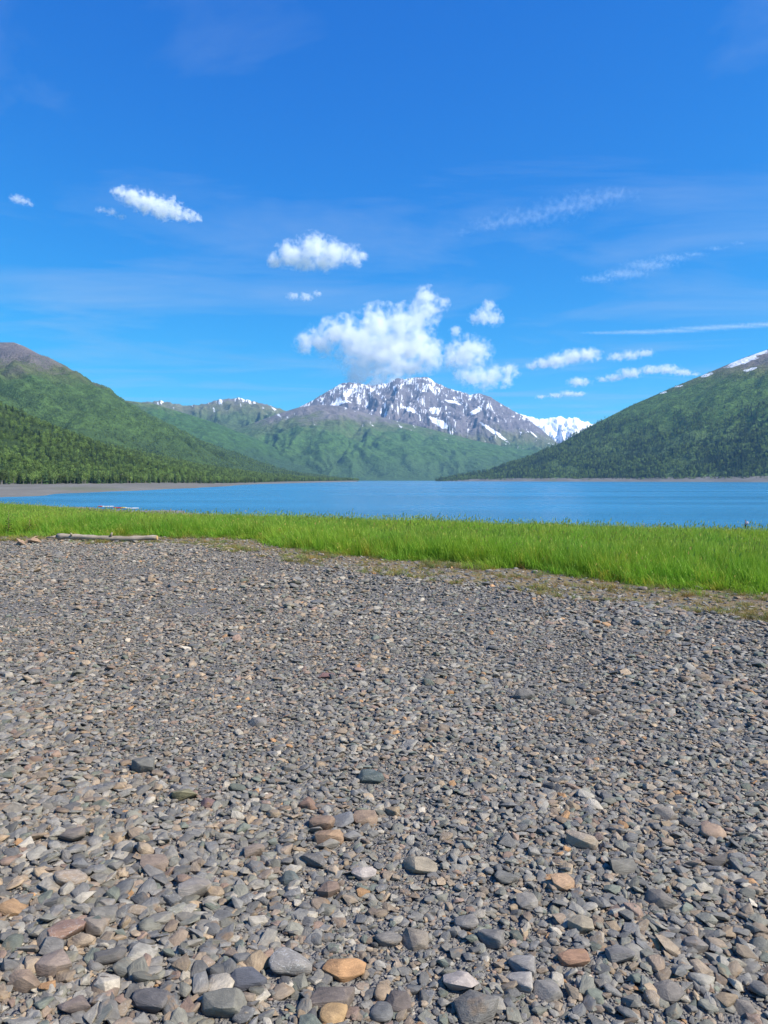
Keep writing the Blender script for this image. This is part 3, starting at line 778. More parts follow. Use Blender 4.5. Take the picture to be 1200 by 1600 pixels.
for i, (px, py, w, hw, colr, ang, label) in enumerate(SPEC):
    half_h = w * hw * 0.5
    g = on_ground(px, py + half_h * 0.45)
    Dg = math.hypot(g.y, EYE) if False else g.y
    size = 0.5 * w / F_PX * math.sqrt(g.y ** 2 + EYE ** 2) * 1.04
    k = int(np.argmin(np.abs(HANG - ang) + 0.12 * np.random.default_rng(i).random(len(HANG))))
    me = HERO[k]
    if i == 0: me = stone_mesh('stone', 4, 131, M_VEINED, .1, .6)
    o = bpy.data.objects.new('stone', me)
    zs = (0.45 + 0.6 * hw)
    o.scale = (size, size * (0.65 + 0.45 * hw), size * zs)
    yaw = random.uniform(-0.45, 0.45) + (math.pi if random.random() < .5 else 0)
    o.rotation_euler = (random.uniform(-.16, .16), random.uniform(-.14, .14), yaw)
    hz_ = size * zs * 0.45
    o.location = (g.x, g.y + size * 0.25, hz(g.x, g.y) + hz_ * 0.72)
    gm = sum(colr) / 3 * .25
    o.color = ((colr[0] * .75 + gm) * 1.0, (colr[1] * .75 + gm) * .88, (colr[2] * .75 + gm) * .76, 1)
    EXCL.append((g.x, g.y + size * 0.25, size * 0.95))
    if label:
        link(o); tag(o, label, 'stone')
    else:
        link(o, GROUND)

def in_stones(X, Y): return Y < strip_edge(X) + 0.25 * fbm(X * 1.3, Y * 1.3, 2)
def view_ok(X, Y, side): return (np.abs(X) < Y * 0.54 + side) & (Y > 0.9)

# about 300 of the largest loose stones, each its own piece of the beach
N_PART = 300 - sum(1 for s in SPEC if not s[6])
cnt = 0; tries = 0
while cnt < N_PART and tries < 20000:
    tries += 1
    y = 1.9 + 4.3 * random.random() ** 1.5; x = random.uniform(-1, 1) * (y * 0.54 + 0.25)
    size = 0.5 * random.choice([.056, .06, .064, .068, .074, .082, .095]) * (1 if random.random() < .85 else 1.2)
    if any((x - e[0]) ** 2 + (y - e[1]) ** 2 < (size * 0.8 + e[2]) ** 2 for e in EXCL): continue
    o = bpy.data.objects.new('stone', HERO[random.randrange(len(HERO))])
    zs = random.uniform(0.5, 0.9)
    o.scale = (size, size * random.uniform(.8, 1.15), size * zs)
    o.rotation_euler = (random.gauss(0, .2), random.gauss(0, .2), random.uniform(0, 6.28))
    o.location = (x, y, hz(x, y) + size * zs * 0.30)
    c = stone_colours(1, np.array([x]))[0]
    o.color = (*c, 1)
    link(o, GROUND)
    EXCL.append((x, y, size * 0.85)); cnt += 1

PROTO = [bpy.data.objects.new('pebble', stone_mesh('pebble', 2, 300 + i, M_STONE_I, 0.2 + 0.8 * ((i * 9) % 28) / 28, 0.40)) for i in range(28)]
def pebble_layer(y0, y1, side, dens, lo, hi, lift, power=1.6, taper=True):
    """random stones of half-length lo..hi over the beach between two distances"""
    area_w = 2 * (y1 * 0.54 + side)
    n = int(area_w * (y1 - y0) * dens)
    X = RNG.uniform(-area_w / 2, area_w / 2, n); Y = RNG.uniform(y0, y1, n)
    k = view_ok(X, Y, side) & in_stones(X, Y)
    X, Y = X[k], Y[k]
    S = lo + (hi - lo) * RNG.random(len(X)) ** power
    coarse = fbm(X * 0.55 + 4, Y * 0.4, 3)           # drifts of coarser and finer gravel
    S = S * np.clip(1.04 + 0.45 * coarse, 0.6, 1.5)
    return X, Y, S, np.full(len(X), lift)
LAY = [pebble_layer(0.9, 4.4, 0.9, 3600, .004, .011, .25), pebble_layer(0.9, 4.8, 0.9, 1350, .010, .022, .34), pebble_layer(0.9, 5.5, 1.0, 560, .018, .037, .42),
       pebble_layer(4.4, 8.5, 1.2, 1300, .008, .018, .25), pebble_layer(4.8, 8.5, 1.2, 420, .016, .031, .38), pebble_layer(5.5, 9.0, 1.2, 62, .028, .052, .42),
       pebble_layer(8.5, 21.5, 1.5, 420, .014, .028, .30), pebble_layer(8.5, 21.5, 1.5, 75, .026, .048, .42), pebble_layer(9.0, 21.5, 1.5, 5, .045, .078, .45)]
X = np.concatenate([l[0] for l in LAY]); Y = np.concatenate([l[1] for l in LAY]); S = np.concatenate([l[2] for l in LAY]); L = np.concatenate([l[3] for l in LAY])
# keep them out of the stones that lie there singly
E = np.array(EXCL); keep = np.ones(len(X), bool)
for ex, ey, er in E:
    d2 = (X - ex) ** 2 + (Y - ey) ** 2
    keep &= ~(d2 < (er * 0.72 + S * 0.3) ** 2)
X, Y, S, L = X[keep], Y[keep], S[keep], L[keep]
# stones scattered over the soil strip below the grass
n = 9500
Xs = RNG.uniform(-16, 9, n); u_ = RNG.random(n)
Ys = strip_edge(Xs) + (near_edge(Xs) - strip_edge(Xs)) * u_ ** 1.5
Ss = 0.012 + 0.04 * RNG.random(n) ** 2.5
X = np.r_[X, Xs]; Y = np.r_[Y, Ys]; S = np.r_[S, Ss]; L = np.r_[L, np.full(n, .2)]
Z = height(X, Y) + S * L * 0.75
n = len(X)
rot = np.stack([RNG.normal(0, .24, n), RNG.normal(0, .24, n), RNG.uniform(0, 6.283, n)], 1)
scl = np.stack([S, S * RNG.uniform(.8, 1.25, n), S * RNG.uniform(.5, 1.15, n)], 1)
cols = stone_colours(n, X)
pb = scatter('pebbles', np.stack([X, Y, Z], 1), rot, scl, RNG.integers(0, len(PROTO), n), PROTO, cols, GROUND)
pb['kind'] = 'stuff'
print('pebbles', n)

# ------------------------------------------------------------------ grass
def grass_material(name, tip, mid, low):
    t = NT(name)
    tc = t.n('ShaderNodeTexCoord')
    sp = t.n('ShaderNodeSeparateXYZ'); t.l(tc.outputs['Object'], sp.inputs[0])
    at_ = t.n('ShaderNodeAttribute', attribute_type='INSTANCER', attribute_name='scol')
    c = t.mix(t.rng(sp.outputs[2], 0.0, 0.45), low, mid)
    c = t.mix(t.rng(sp.outputs[2], 0.62, 1.0), c, tip)
    c = t.mix(1.0, c, at_.outputs['Color'], 'MULTIPLY')
    p = t.principled(c, 0.55, 0.25)
    tr = t.n('ShaderNodeBsdfTranslucent'); t.l(c, tr.inputs['Color'])
    mx = t.n('ShaderNodeMixShader'); mx.inputs[0].default_value = 0.38
    t.l(p.outputs[0], mx.inputs[1]); t.l(tr.outputs[0], mx.inputs[2])
    return t.done(mx.outputs[0])
M_GRASS = grass_material('tall_grass', (0.33, 0.42, 0.07), (0.215, 0.38, 0.03), (0.17, 0.30, 0.026))
M_TUFT = grass_material('short_grass', (0.42, 0.35, 0.13), (0.29, 0.28, 0.075), (0.24, 0.18, 0.07))

def tuft(name, blades, spread, hmin, hmax, width, seed, mat, heads=0):
    r = random.Random(seed); V = []; Fc = []
    for b in range(blades):
        a = r.uniform(0, 6.283); rr = spread * math.sqrt(r.random())
        bx, by = rr * math.cos(a), rr * math.sin(a)
        h = r.uniform(hmin, hmax); la = r.uniform(0, 6.283) * 0.6 + 2.2; lean = r.uniform(.05, .34) * h
        fa = r.uniform(0, 3.14); wx, wy = math.cos(fa) * width * .5, math.sin(fa) * width * .5
        s = len(V); seg = 4
        for k in range(seg + 1):
            q = k / seg; w = (1 - q ** 2.2) * r.uniform(.9, 1.1)
            cx = bx + math.cos(la) * lean * q ** 2.1; cy = by + math.sin(la) * lean * q ** 2.1; cz = h * (q - 0.10 * q * q * lean / h)
            V += [(cx - wx * w, cy - wy * w, cz), (cx + wx * w, cy + wy * w, cz)]
        for k in range(seg): Fc.append((s + 2 * k, s + 2 * k + 1, s + 2 * k + 3, s + 2 * k + 2))
        if b < heads:                                     # a seed head on a thin stalk
            cx, cy, cz = V[-1]; s = len(V); hw = width * 1.1
            V += [(cx - wx * .3, cy - wy * .3, cz * .7), (cx + wx * .3, cy + wy * .3, cz * .7), (cx + .02, cy, cz * 1.08), (cx - hw * .8, cy, cz * 1.16), (cx + hw * .8, cy, cz * 1.16), (cx + .03, cy + .01, cz * 1.26)]
            Fc += [(s, s + 1, s + 2), (s + 2, s + 3, s + 5), (s + 2, s + 5, s + 4)]
    me = bpy.data.meshes.new(name); me.from_pydata(V, [], Fc); me.shade_smooth(); me.materials.append(mat)
    return bpy.data.objects.new(name, me)

G_PROTO = [tuft('grass_tuft', 26, .16, .45, 1.0, .012, 40 + i, M_GRASS, 2 if i % 4 == 0 else 0) for i in range(8)]
def grass_points():
    n = 330000
    X = RNG.uniform(-42, 30, n); Y = RNG.uniform(2, 62, n)
    ne, fe = near_edge(X), far_edge(X)
    edge = ne + 0.42 * fbm(X * 1.1, Y * 1.1, 4) - 0.12 - 0.5 * (RNG.random(n) < .04)
    k = (Y > edge) & (Y < fe + 9) & (np.abs(X) < Y * 0.56 + 4)
    X, Y = X[k], Y[k]
    dens = np.clip(1.35 - Y / 55, 0.45, 1.0)
    k = RNG.random(len(X)) < dens
    return X[k], Y[k]
X, Y = grass_points(); n = len(X)
ned = Y - near_edge(X)
patch = fbm(X * 0.35, Y * 0.35, 4)
hgt = (0.50 + 0.13 * patch + 0.05 * fbm(X * 1.7, Y * 1.7, 2) + RNG.normal(0, .055, n)) * np.clip(0.62 + ned * 0.42, 0.5, 1.0)
rot = np.stack([RNG.normal(0, .09, n), RNG.normal(0.03, .09, n), RNG.uniform(-0.9, 0.9, n)], 1)
scl = np.stack([np.full(n, .62) + Y * 0.006, np.full(n, .62) + Y * 0.006, hgt], 1)
tint = 1.06 + 0.16 * fbm(X * 0.6 + 9, Y * 0.25, 3)[:, None] * np.array([1.0, .8, .6]) + RNG.normal(0, .09, (n, 1))
tint = tint * np.stack([1.0 + .18 * fbm(X * 0.9, Y * 0.5 + 30, 2), np.ones(n), np.ones(n)], 1)
dead = RNG.random(n) < .05 + .10 * np.clip(1 - ned / 1.5, 0, 1)          # last year's straw among the green
tint[dead] *= np.array([1.75, 1.02, 1.6])
lone = ned < 0.25
hgt[lone] *= RNG.uniform(.35, 1.0, lone.sum()); scl[:, 2] = hgt
gr = scatter('grass', np.stack([X, Y, height(X, Y) - .01], 1), rot, scl, RNG.integers(0, len(G_PROTO), n), G_PROTO, np.clip(tint, .45, 2.2))
tag(gr, 'band of tall bright green grass between the gravel and the lake', 'grass', kind='stuff')
print('grass', n)

T_PROTO = [tuft('short_tuft', 26, .09, .4, 1.0, .010, 80 + i, M_TUFT, 0) for i in range(4)]
n = 8000
X = RNG.uniform(-16, 10, n); a_ = strip_edge(X); b_ = near_edge(X)
Y = a_ - 0.7 + (b_ - a_ + 0.9) * RNG.random(n)
k = (fbm(X * 1.0 + 3, Y * 1.0, 3) > 0.02) | (RNG.random(n) < .10)
X, Y = X[k], Y[k]; n = len(X)
hh = RNG.uniform(.03, .10, n) * np.clip(1 + 0.8 * fbm(X * .8, Y * .8, 2), .5, 1.7)
scl = np.stack([hh * 6, hh * 6, hh], 1)
rot = np.stack([RNG.normal(0, .15, n), RNG.normal(0, .15, n), RNG.uniform(0, 6.28, n)], 1)
tint = RNG.uniform(.7, 1.2, (n, 1)) * np.stack([1 + .25 * RNG.normal(size=n), np.ones(n), np.ones(n)], 1).clip(.7, 1.5)
tf = scatter('short_grass', np.stack([X, Y, height(X, Y)], 1), rot, scl, RNG.integers(0, 4, n), T_PROTO, tint)
tag(tf, 'sparse short yellowish grass on the bare soil edging the gravel', 'grass', kind='stuff')

# ------------------------------------------------------------------ trees
def leaf_material(name, col, var=0.35, trans=0.25, use_obj=False):
    t = NT(name)
    tc = t.n('ShaderNodeTexCoord'); oi = t.n('ShaderNodeObjectInfo')
    n = t.noise(tc.outputs['Object'], 3.0, 3, 0.6)
    c = t.mix(t.rng(n, 0.3, 0.7), tuple(c * (1 - var) for c in col), tuple(c * (1 + var) for c in col))
    c = t.mix(1.0, c, t.rng(oi.outputs['Random'], 0, 1, 0.45, 1.55), 'MULTIPLY')
    p = t.principled(c, 0.65, 0.2)
    tr = t.n('ShaderNodeBsdfTranslucent'); t.l(c, tr.inputs['Color'])
    mx = t.n('ShaderNodeMixShader'); mx.inputs[0].default_value = trans
    t.l(p.outputs[0], mx.inputs[1]); t.l(tr.outputs[0], mx.inputs[2])
    return t.done(mx.outputs[0])
M_SPRUCE = leaf_material('spruce_needles', (0.055, 0.095, 0.032))
M_BIRCH = leaf_material('birch_leaves', (0.16, 0.23, 0.052), 0.35, 0.32)
M_BARK = simple_mat('bark', (0.16, 0.13, 0.10), 0.9, 0.1)
M_PALEBARK = simple_mat('pale_bark', (0.24, 0.22, 0.19), 0.8, 0.1)

def spruce_crown(seed, whorls=13, per=9, rmax=0.17, mat=M_SPRUCE):
    """drooping, ragged branch fans around an upright axis; unit height"""
    r = random.Random(seed); V = []; Fc = []
    for k in range(whorls):
        q = k / (whorls - 1); z = 0.08 + 0.90 * q; rad = rmax * (1 - q) ** 0.85 + 0.010
        rad *= r.uniform(.8, 1.15)
        for j in range(per):
            if r.random() < .10: continue
            a = 6.283 * (j + r.random() * .7) / per; ln = rad * r.uniform(.65, 1.2); w = ln * r.uniform(.28, .42) + .006
            ca, sa = math.cos(a), math.sin(a); droop = ln * r.uniform(.25, .6)
            s = len(V); zt = z + .045 * (1 - q) + .012
            V += [(0, 0, zt), (ca * ln * .55 - sa * w, sa * ln * .55 + ca * w, z - droop * .5), (ca * ln, sa * ln, z - droop), (ca * ln * .55 + sa * w, sa * ln * .55 - ca * w, z - droop * .5)]
            Fc += [(s, s + 1, s + 2), (s, s + 2, s + 3)]
    s = len(V); V += [(.008, 0, .95), (-.006, .007, .95), (-.006, -.007, .95), (0, 0, 1.03)]
    Fc += [(s, s + 1, s + 3), (s + 1, s + 2, s + 3), (s + 2, s, s + 3)]
    me = bpy.data.meshes.new('crown'); me.from_pydata(V, [], Fc); me.materials.append(mat)
    return me

def birch_crown(seed, leaves=330, mat=M_BIRCH):
    r = random.Random(seed); V = []; Fc = []
    lobes = [(r.uniform(-.10, .10), r.uniform(-.10, .10), r.uniform(.38, .88), r.uniform(.10, .19)) for _ in range(9)] + [(0, 0, .60, .2), (0, 0, .88, .1)]
    for i in range(leaves):
        lx, ly, lz, lr = r.choice(lobes)
        d = Vector((r.gauss(0, 1), r.gauss(0, 1), r.gauss(0, 1))).normalized()
        p = Vector((lx, ly, lz)) + Vector((d.x, d.y, d.z * 1.15)) * lr * r.uniform(.6, 1.05)
        sz = r.uniform(.020, .042)
        nrm = (d + Vector((r.gauss(0, .5), r.gauss(0, .5), r.gauss(0, .5) + .3))).normalized()
        t1 = nrm.orthogonal().normalized(); t2 = nrm.cross(t1); ro = r.uniform(0, 6.28)
        e1 = (t1 * math.cos(ro) + t2 * math.sin(ro)) * sz; e2 = (t2 * math.cos(ro) - t1 * math.sin(ro)) * sz * .7
        s = len(V); V += [tuple(p - e1), tuple(p + e2), tuple(p + e1), tuple(p - e2)]; Fc.append((s, s + 1, s + 2, s + 3))
    me = bpy.data.meshes.new('crown'); me.from_pydata(V, [], Fc); me.materials.append(mat)
    return me

def trunk_mesh(h, rad, mat, limbs=0, seed=0):
    r = random.Random(seed); V = []; Fc = []
    def tube(p0, p1, r0, r1, n=6):
        p0, p1 = Vector(p0), Vector(p1); d = (p1 - p0).normalized(); a = d.orthogonal().normalized(); b = d.cross(a); s = len(V)
        for p, q in ((p0, r0), (p1, r1)):
            for i in range(n): V.append(tuple(p + (a * math.cos(6.283 * i / n) + b * math.sin(6.283 * i / n)) * q))
        for i in range(n): Fc.append((s + i, s + (i + 1) % n, s + n + (i + 1) % n, s + n + i))
    tube((0, 0, -.03), (0.004, 0, h * .5), rad, rad * .65); tube((0.004, 0, h * .5), (0, 0, h), rad * .65, rad * .12)
    for k in range(limbs):
        a = r.uniform(0, 6.28); z = r.uniform(.3, .7); l = r.uniform(.1, .2)
        tube((0, 0, z), (math.cos(a) * l, math.sin(a) * l, z + l * 1.1), rad * .4, rad * .1, 5)
    me = bpy.data.meshes.new('trunk'); me.from_pydata(V, [], Fc); me.shade_smooth(); me.materials.append(mat)
    return me
SPR = [spruce_crown(i, 14 + i % 3, 9, .15 + .02 * (i % 3)) for i in range(6)]
BIR = [birch_crown(60 + i) for i in range(6)]
SPR_T = trunk_mesh(.96, .014, M_BARK); BIR_T = [trunk_mesh(.85, .016, M_PALEBARK, 7, i) for i in range(3)]

# the edge of the mixed wood above the far gravel shore: every tree a thing of its own
wt = np.array([p[0] for p in BANK_TREE], float); wp = np.array([list(at(p[0], p[2], p[1])) for p in BANK_TREE])
n_s = n_b = 0
for i in range(300):
    if i < 232:
        px = random.uniform(-25, 330) if i % 4 else random.uniform(-25, 200)
    else:
        px = random.uniform(330, 520)
    row = random.random() ** 1.5
    x, y, z = (np.interp(px, wt, wp[:, k]) for k in range(3))
    f = 1.0 + 0.006 + row * 0.055
    x, y = x * f + random.uniform(-4, 4), y * f
    z = z + row * 0.4 - 0.2
    if random.random() < (0.42 if px > 110 else 0.22):
        root = empty('spruce_tree', (x, y, z), random.uniform(0, 6.28)); h = random.uniform(9, 17)
        tag(root, 'slender dark spruce at the wood edge above the bare gravel shore', 'tree', 'spruces at the wood edge above the gravel shore')
        cm, tm = random.choice(SPR), SPR_T; wd = h * random.uniform(.85, 1.2); n_s += 1
    else:
        root = empty('broadleaf_tree', (x, y, z), random.uniform(0, 6.28)); h = random.uniform(8, 14)
        tag(root, 'pale green rounded broadleaf tree at the wood edge above the bare gravel shore', 'tree', 'broadleaf trees at the wood edge above the gravel shore')
        cm, tm = random.choice(BIR), random.choice(BIR_T); wd = h * random.uniform(.9, 1.3); n_b += 1
    root.scale = (wd, wd, h)
    link(bpy.data.objects.new('trunk', tm), root)
    link(bpy.data.objects.new('crown', cm), root)

def slope_points(label, n, dens):
    Xs, Ys, Zs, vs = SURF[label]
    i = RNG.uniform(0, Xs.shape[0] - 1.001, n); j = RNG.uniform(0, Xs.shape[1] - 1.001, n)
    i0, j0 = i.astype(int), j.astype(int); a, b = i - i0, j - j0
    def s(A): return (A[i0, j0] * (1 - a) + A[i0 + 1, j0] * a) * (1 - b) + (A[i0, j0 + 1] * (1 - a) + A[i0 + 1, j0 + 1] * a) * b
    x, y, z = s(Xs), s(Ys), s(Zs); v = i / (Xs.shape[0] - 1)
    # equal density on the ground, not on the grid
    du = np.hypot(Xs[i0, j0 + 1] - Xs[i0, j0], Ys[i0, j0 + 1] - Ys[i0, j0]) * np.hypot(Xs[i0 + 1, j0] - Xs[i0, j0], Ys[i0 + 1, j0] - Ys[i0, j0])
    k = (RNG.random(n) < du / np.percentile(du, 97)) & (RNG.random(n) < dens(x, y, z, v)) & (np.abs(x) < y * 0.58 + 60)
    return x[k], y[k], z[k], v[k]

F_SPR = [bpy.data.objects.new('spruce', m) for m in SPR]; F_BIR = [bpy.data.objects.new('broadleaf', m) for m in BIR]
def forest(name, label, parts):
    P, S_, I = [], [], []
    for (x, y, z, v), share, h0, h1 in parts:
        n = len(x); sp = RNG.random(n) < share(x, y, z)
        idx = np.where(sp, RNG.integers(0, 6, n), 6 + RNG.integers(0, 6, n))
        h = RNG.uniform(h0, h1, n) * np.where(sp, 1.0, .82)
        wd = h * np.where(sp, RNG.uniform(.9, 1.3, n), RNG.uniform(1.0, 1.6, n))
        P.append(np.stack([x, y, z - .3], 1)); S_.append(np.stack([wd, wd, h], 1)); I.append(idx)
    P, S_, I = np.concatenate(P), np.concatenate(S_), np.concatenate(I); n = len(P)
    rot = np.stack([np.zeros(n), np.zeros(n), RNG.uniform(0, 6.28, n)], 1)
    # Collection Info sorts by name: broadleaf first, spruce after
    o = scatter(name, P, rot, S_, (I + 6) % 12, F_SPR + F_BIR)
    print(name, n)
    return tag(o, label, 'forest', kind='stuff')
L_HILL, L_RIGHT, L_LEFT = 'low wooded foothill rising from the bare gravel shore', 'steep dark green mountainside of spruce with bare snow-flecked crest', 'rounded green mountain with a brown bare summit above the wooded foothill'
F_SPR2 = None
hill_pts = slope_points(L_HILL, 70000, lambda x, y, z, v: np.clip(1.15 - (z / 150), .22, 1) * np.clip(.75 + fbm(x / 120, y / 120, 3), .1, 1))
left_pts = slope_points(L_LEFT, 60000, lambda x, y, z, v: np.clip(.9 - z / 330, .0, .8) * np.clip(.6 + 1.1 * fbm(x / 200, y / 200, 3), .05, 1))
left_shrub = slope_points(L_LEFT, 130000, lambda x, y, z, v: np.clip((620 - z) / 120, 0, 1) * np.clip(.45 + 1.3 * fbm(x / 150 + 7, y / 150, 4), .02, 1))
right_shrub = slope_points(L_RIGHT, 110000, lambda x, y, z, v: np.clip((600 - z) / 100, 0, 1) * np.clip((z - 120) / 150, 0, 1) * np.clip(.45 + 1.3 * fbm(x / 140 + 3, y / 140, 4), .02, 1))
forest('forest', 'mixed spruce and broadleaf forest covering the low foothill', [(hill_pts, lambda x, y, z: np.clip(.28 + .5 * fbm(x / 90, y / 90, 2) - z / 700, .04, .8), 8, 16), (left_pts, lambda x, y, z: np.clip(.35 + .4 * fbm(x / 150, y / 150, 2), .05, .8), 9, 15), (left_shrub, lambda x, y, z: np.full(len(x), .04), 4, 8)])
right_lo = slope_points(L_RIGHT, 150000, lambda x, y, z, v: np.clip(1.05 - z / 330, .0, .85) * np.clip(.7 + 1.1 * fbm(x / 170, y / 170, 3), .10, 1))
F_SPR = [bpy.data.objects.new('spruce', m) for m in SPR]; F_BIR = [bpy.data.objects.new('broadleaf', m) for m in BIR]
forest('forest', 'dark spruce forest covering the lower steep mountainside', [(right_lo, lambda x, y, z: np.clip(.52 + .7 * fbm(x / 160, y / 160, 2), .15, 1), 12, 23), (right_shrub, lambda x, y, z: np.full(len(x), .12), 4, 9)])

# ------------------------------------------------------------------ log, driftwood, weed
def wood_material(name, a, b):
    t = NT(name); tc = t.n('ShaderNodeTexCoord')
    n = t.noise(t.mapping(tc.outputs['Object'], (1.2, 22, 22)), 1.0, 6, 0.65, 0.4)
    m = t.noise(tc.outputs['Object'], 4.0, 4, 0.6)
    c = t.mix(t.rng(n, 0.3, 0.7), a, b)
    c = t.mix(1.0, c, t.rng(m, 0.3, 0.7, 0.75, 1.25), 'MULTIPLY')
    return t.done(t.principled(c, 0.85, 0.15, t.bump(n, 0.7, 0.02)).outputs[0])
M_DRIFT = wood_material('weathered_wood', (0.24, 0.19, 0.14), (0.43, 0.35, 0.27))
M_SAWN = simple_mat('sawn_wood', (0.52, 0.34, 0.15), 0.8, 0.15)
M_ORANGE = wood_material('orange_wood', (0.28, 0.185, 0.12), (0.40, 0.27, 0.17))

def limb(p, r, n=12, wob=0.06, seed=0, caps=True):
    """a bent tapering stem along points p with radii r"""
    rg = random.Random(seed); V = []; Fc = []
    for i, q in enumerate(p):
        q = Vector(q); d = (Vector(p[min(i + 1, len(p) - 1)]) - Vector(p[max(i - 1, 0)])).normalized()
        a = d.cross(Vector((0, 0, 1))); a = a.normalized() if a.length > 1e-3 else Vector((0, 1, 0)); b = d.cross(a)
        for k in range(n):
            w = r[i] * (1 + rg.uniform(-wob, wob)); t_ = 6.283 * k / n
            V.append(tuple(q + a * math.cos(t_) * w + b * math.sin(t_) * w))
    for i in range(len(p) - 1):
        for k in range(n): Fc.append((i * n + k, i * n + (k + 1) % n, (i + 1) * n + (k + 1) % n, (i + 1) * n + k))
    if caps: Fc += [tuple(range(n))[::-1], tuple(range((len(p) - 1) * n, len(p) * n))]
    return V, Fc

la, lb = on_ground(90, 845), on_ground(245, 848)
root = empty('driftwood_log', (la.x, la.y, hz(la.x, la.y)), math.atan2(lb.y - la.y, lb.x - la.x))
tag(root, 'long bleached driftwood log with a pale sawn end at the grass edge', 'log')
Ln = (lb - la).length
pts = [(Ln * k / 22, 0.02 * math.sin(k * .7), .085 + .02 * math.sin(k * .35) + (0.025 if k < 3 else 0)) for k in range(23)]
rad = [.070 - .010 * k / 22 + .008 * math.sin(k * 1.9) + (.012 if k in (12, 13) else 0) + (.006 if k < 2 else 0) for k in range(23)]
V, Fc = limb(pts, rad, 14, .10, 3)
mesh_obj('stem', V, Fc, M_DRIFT, root)
e = Vector(pts[-1])
V, Fc = limb([e + Vector((.001, 0, 0)), e + Vector((.014, 0, 0))], [rad[-1] * .985, rad[-1] * .96], 18, .01, 4)
mesh_obj('sawn_end', V, Fc, M_SAWN, root, smooth=False)
for (x0, dx, dy, dz) in ((.05, -.30, -.10, -.03), (.12, -.2, .16, .05), (.40, .03, -.12, .09), (1.45, .06, -.06, .11)):
    V, Fc = limb([(x0, 0, .12), (x0 + dx * .5, dy * .5, .12 + dz * .6), (x0 + dx, dy, .12 + dz)], [.045, .03, .012], 8, .12, int(x0 * 99))
    mesh_obj('stub', V, Fc, M_DRIFT, root)

for (px, py, ln, rz, label) in ((33, 853, .15, 2.9, 'flat pale orange driftwood scrap lying on the gravel'), (51, 849, .22, .35, 'upright jagged orange driftwood chunk on the gravel near the long log')):
    g = on_ground(px, py)
    V, Fc = limb([(-ln, 0, .03), (-ln * .5, .03, .07), (0, 0, .10), (ln * .45, -.03, .07), (ln * .9, .02, .03)], [.012, .045, .07, .05, .01], 7, .35, int(px))
    V2, F2 = limb([(0, 0, .09), (.05, .02, .16), (.12, .01, .19)], [.045, .03, .008], 6, .3, 9)
    s = len(V); V += V2; Fc += [tuple(i + s for i in f) for f in F2]
    o = mesh_obj('driftwood', V, Fc, M_ORANGE, smooth=False)
    o.location = (g.x, g.y, hz(g.x, g.y) - .01); o.rotation_euler = (0, 0, rz)
    tag(o, label, 'driftwood')

M_WEED = simple_mat('weed_leaf', (0.10, 0.13, 0.035), 0.6, 0.2)
M_STEM = simple_mat('weed_stem', (0.16, 0.11, 0.06), 0.7, 0.2)
for (px, py, hh, label) in ((13, 838, .74, 'tall brownish leafy weed standing at the front of the grass'), (45, 837, .5, 'shorter leafy weed beside the tall brownish weed'),):
    g = on_ground(px, py); rg = random.Random(px)
    root = empty('weed', (g.x, g.y, hz(g.x, g.y)))
    tag(root, label, 'plant')
    V, Fc = limb([(0, 0, 0), (.01, .01, hh * .5), (.03, 0, hh)], [.008, .006, .003], 6, .05, 1)
    mesh_obj('stem', V, Fc, M_STEM, root)
    for k in range(26):
        q = .15 + .85 * k / 25; a = k * 2.4; l = .13 * (1.1 - q) + .035
        p0 = Vector((.03 * q, 0, hh * q)); d = Vector((math.cos(a), math.sin(a), .5)); s_ = Vector((-math.sin(a), math.cos(a), 0)) * l * .22
        p1 = p0 + d * l * .55; p2 = p0 + d * l - Vector((0, 0, l * .3))
        mesh_obj('leaf', [p0, p1 + s_, p2, p1 - s_], [(0, 1, 2, 3)], M_WEED, root)

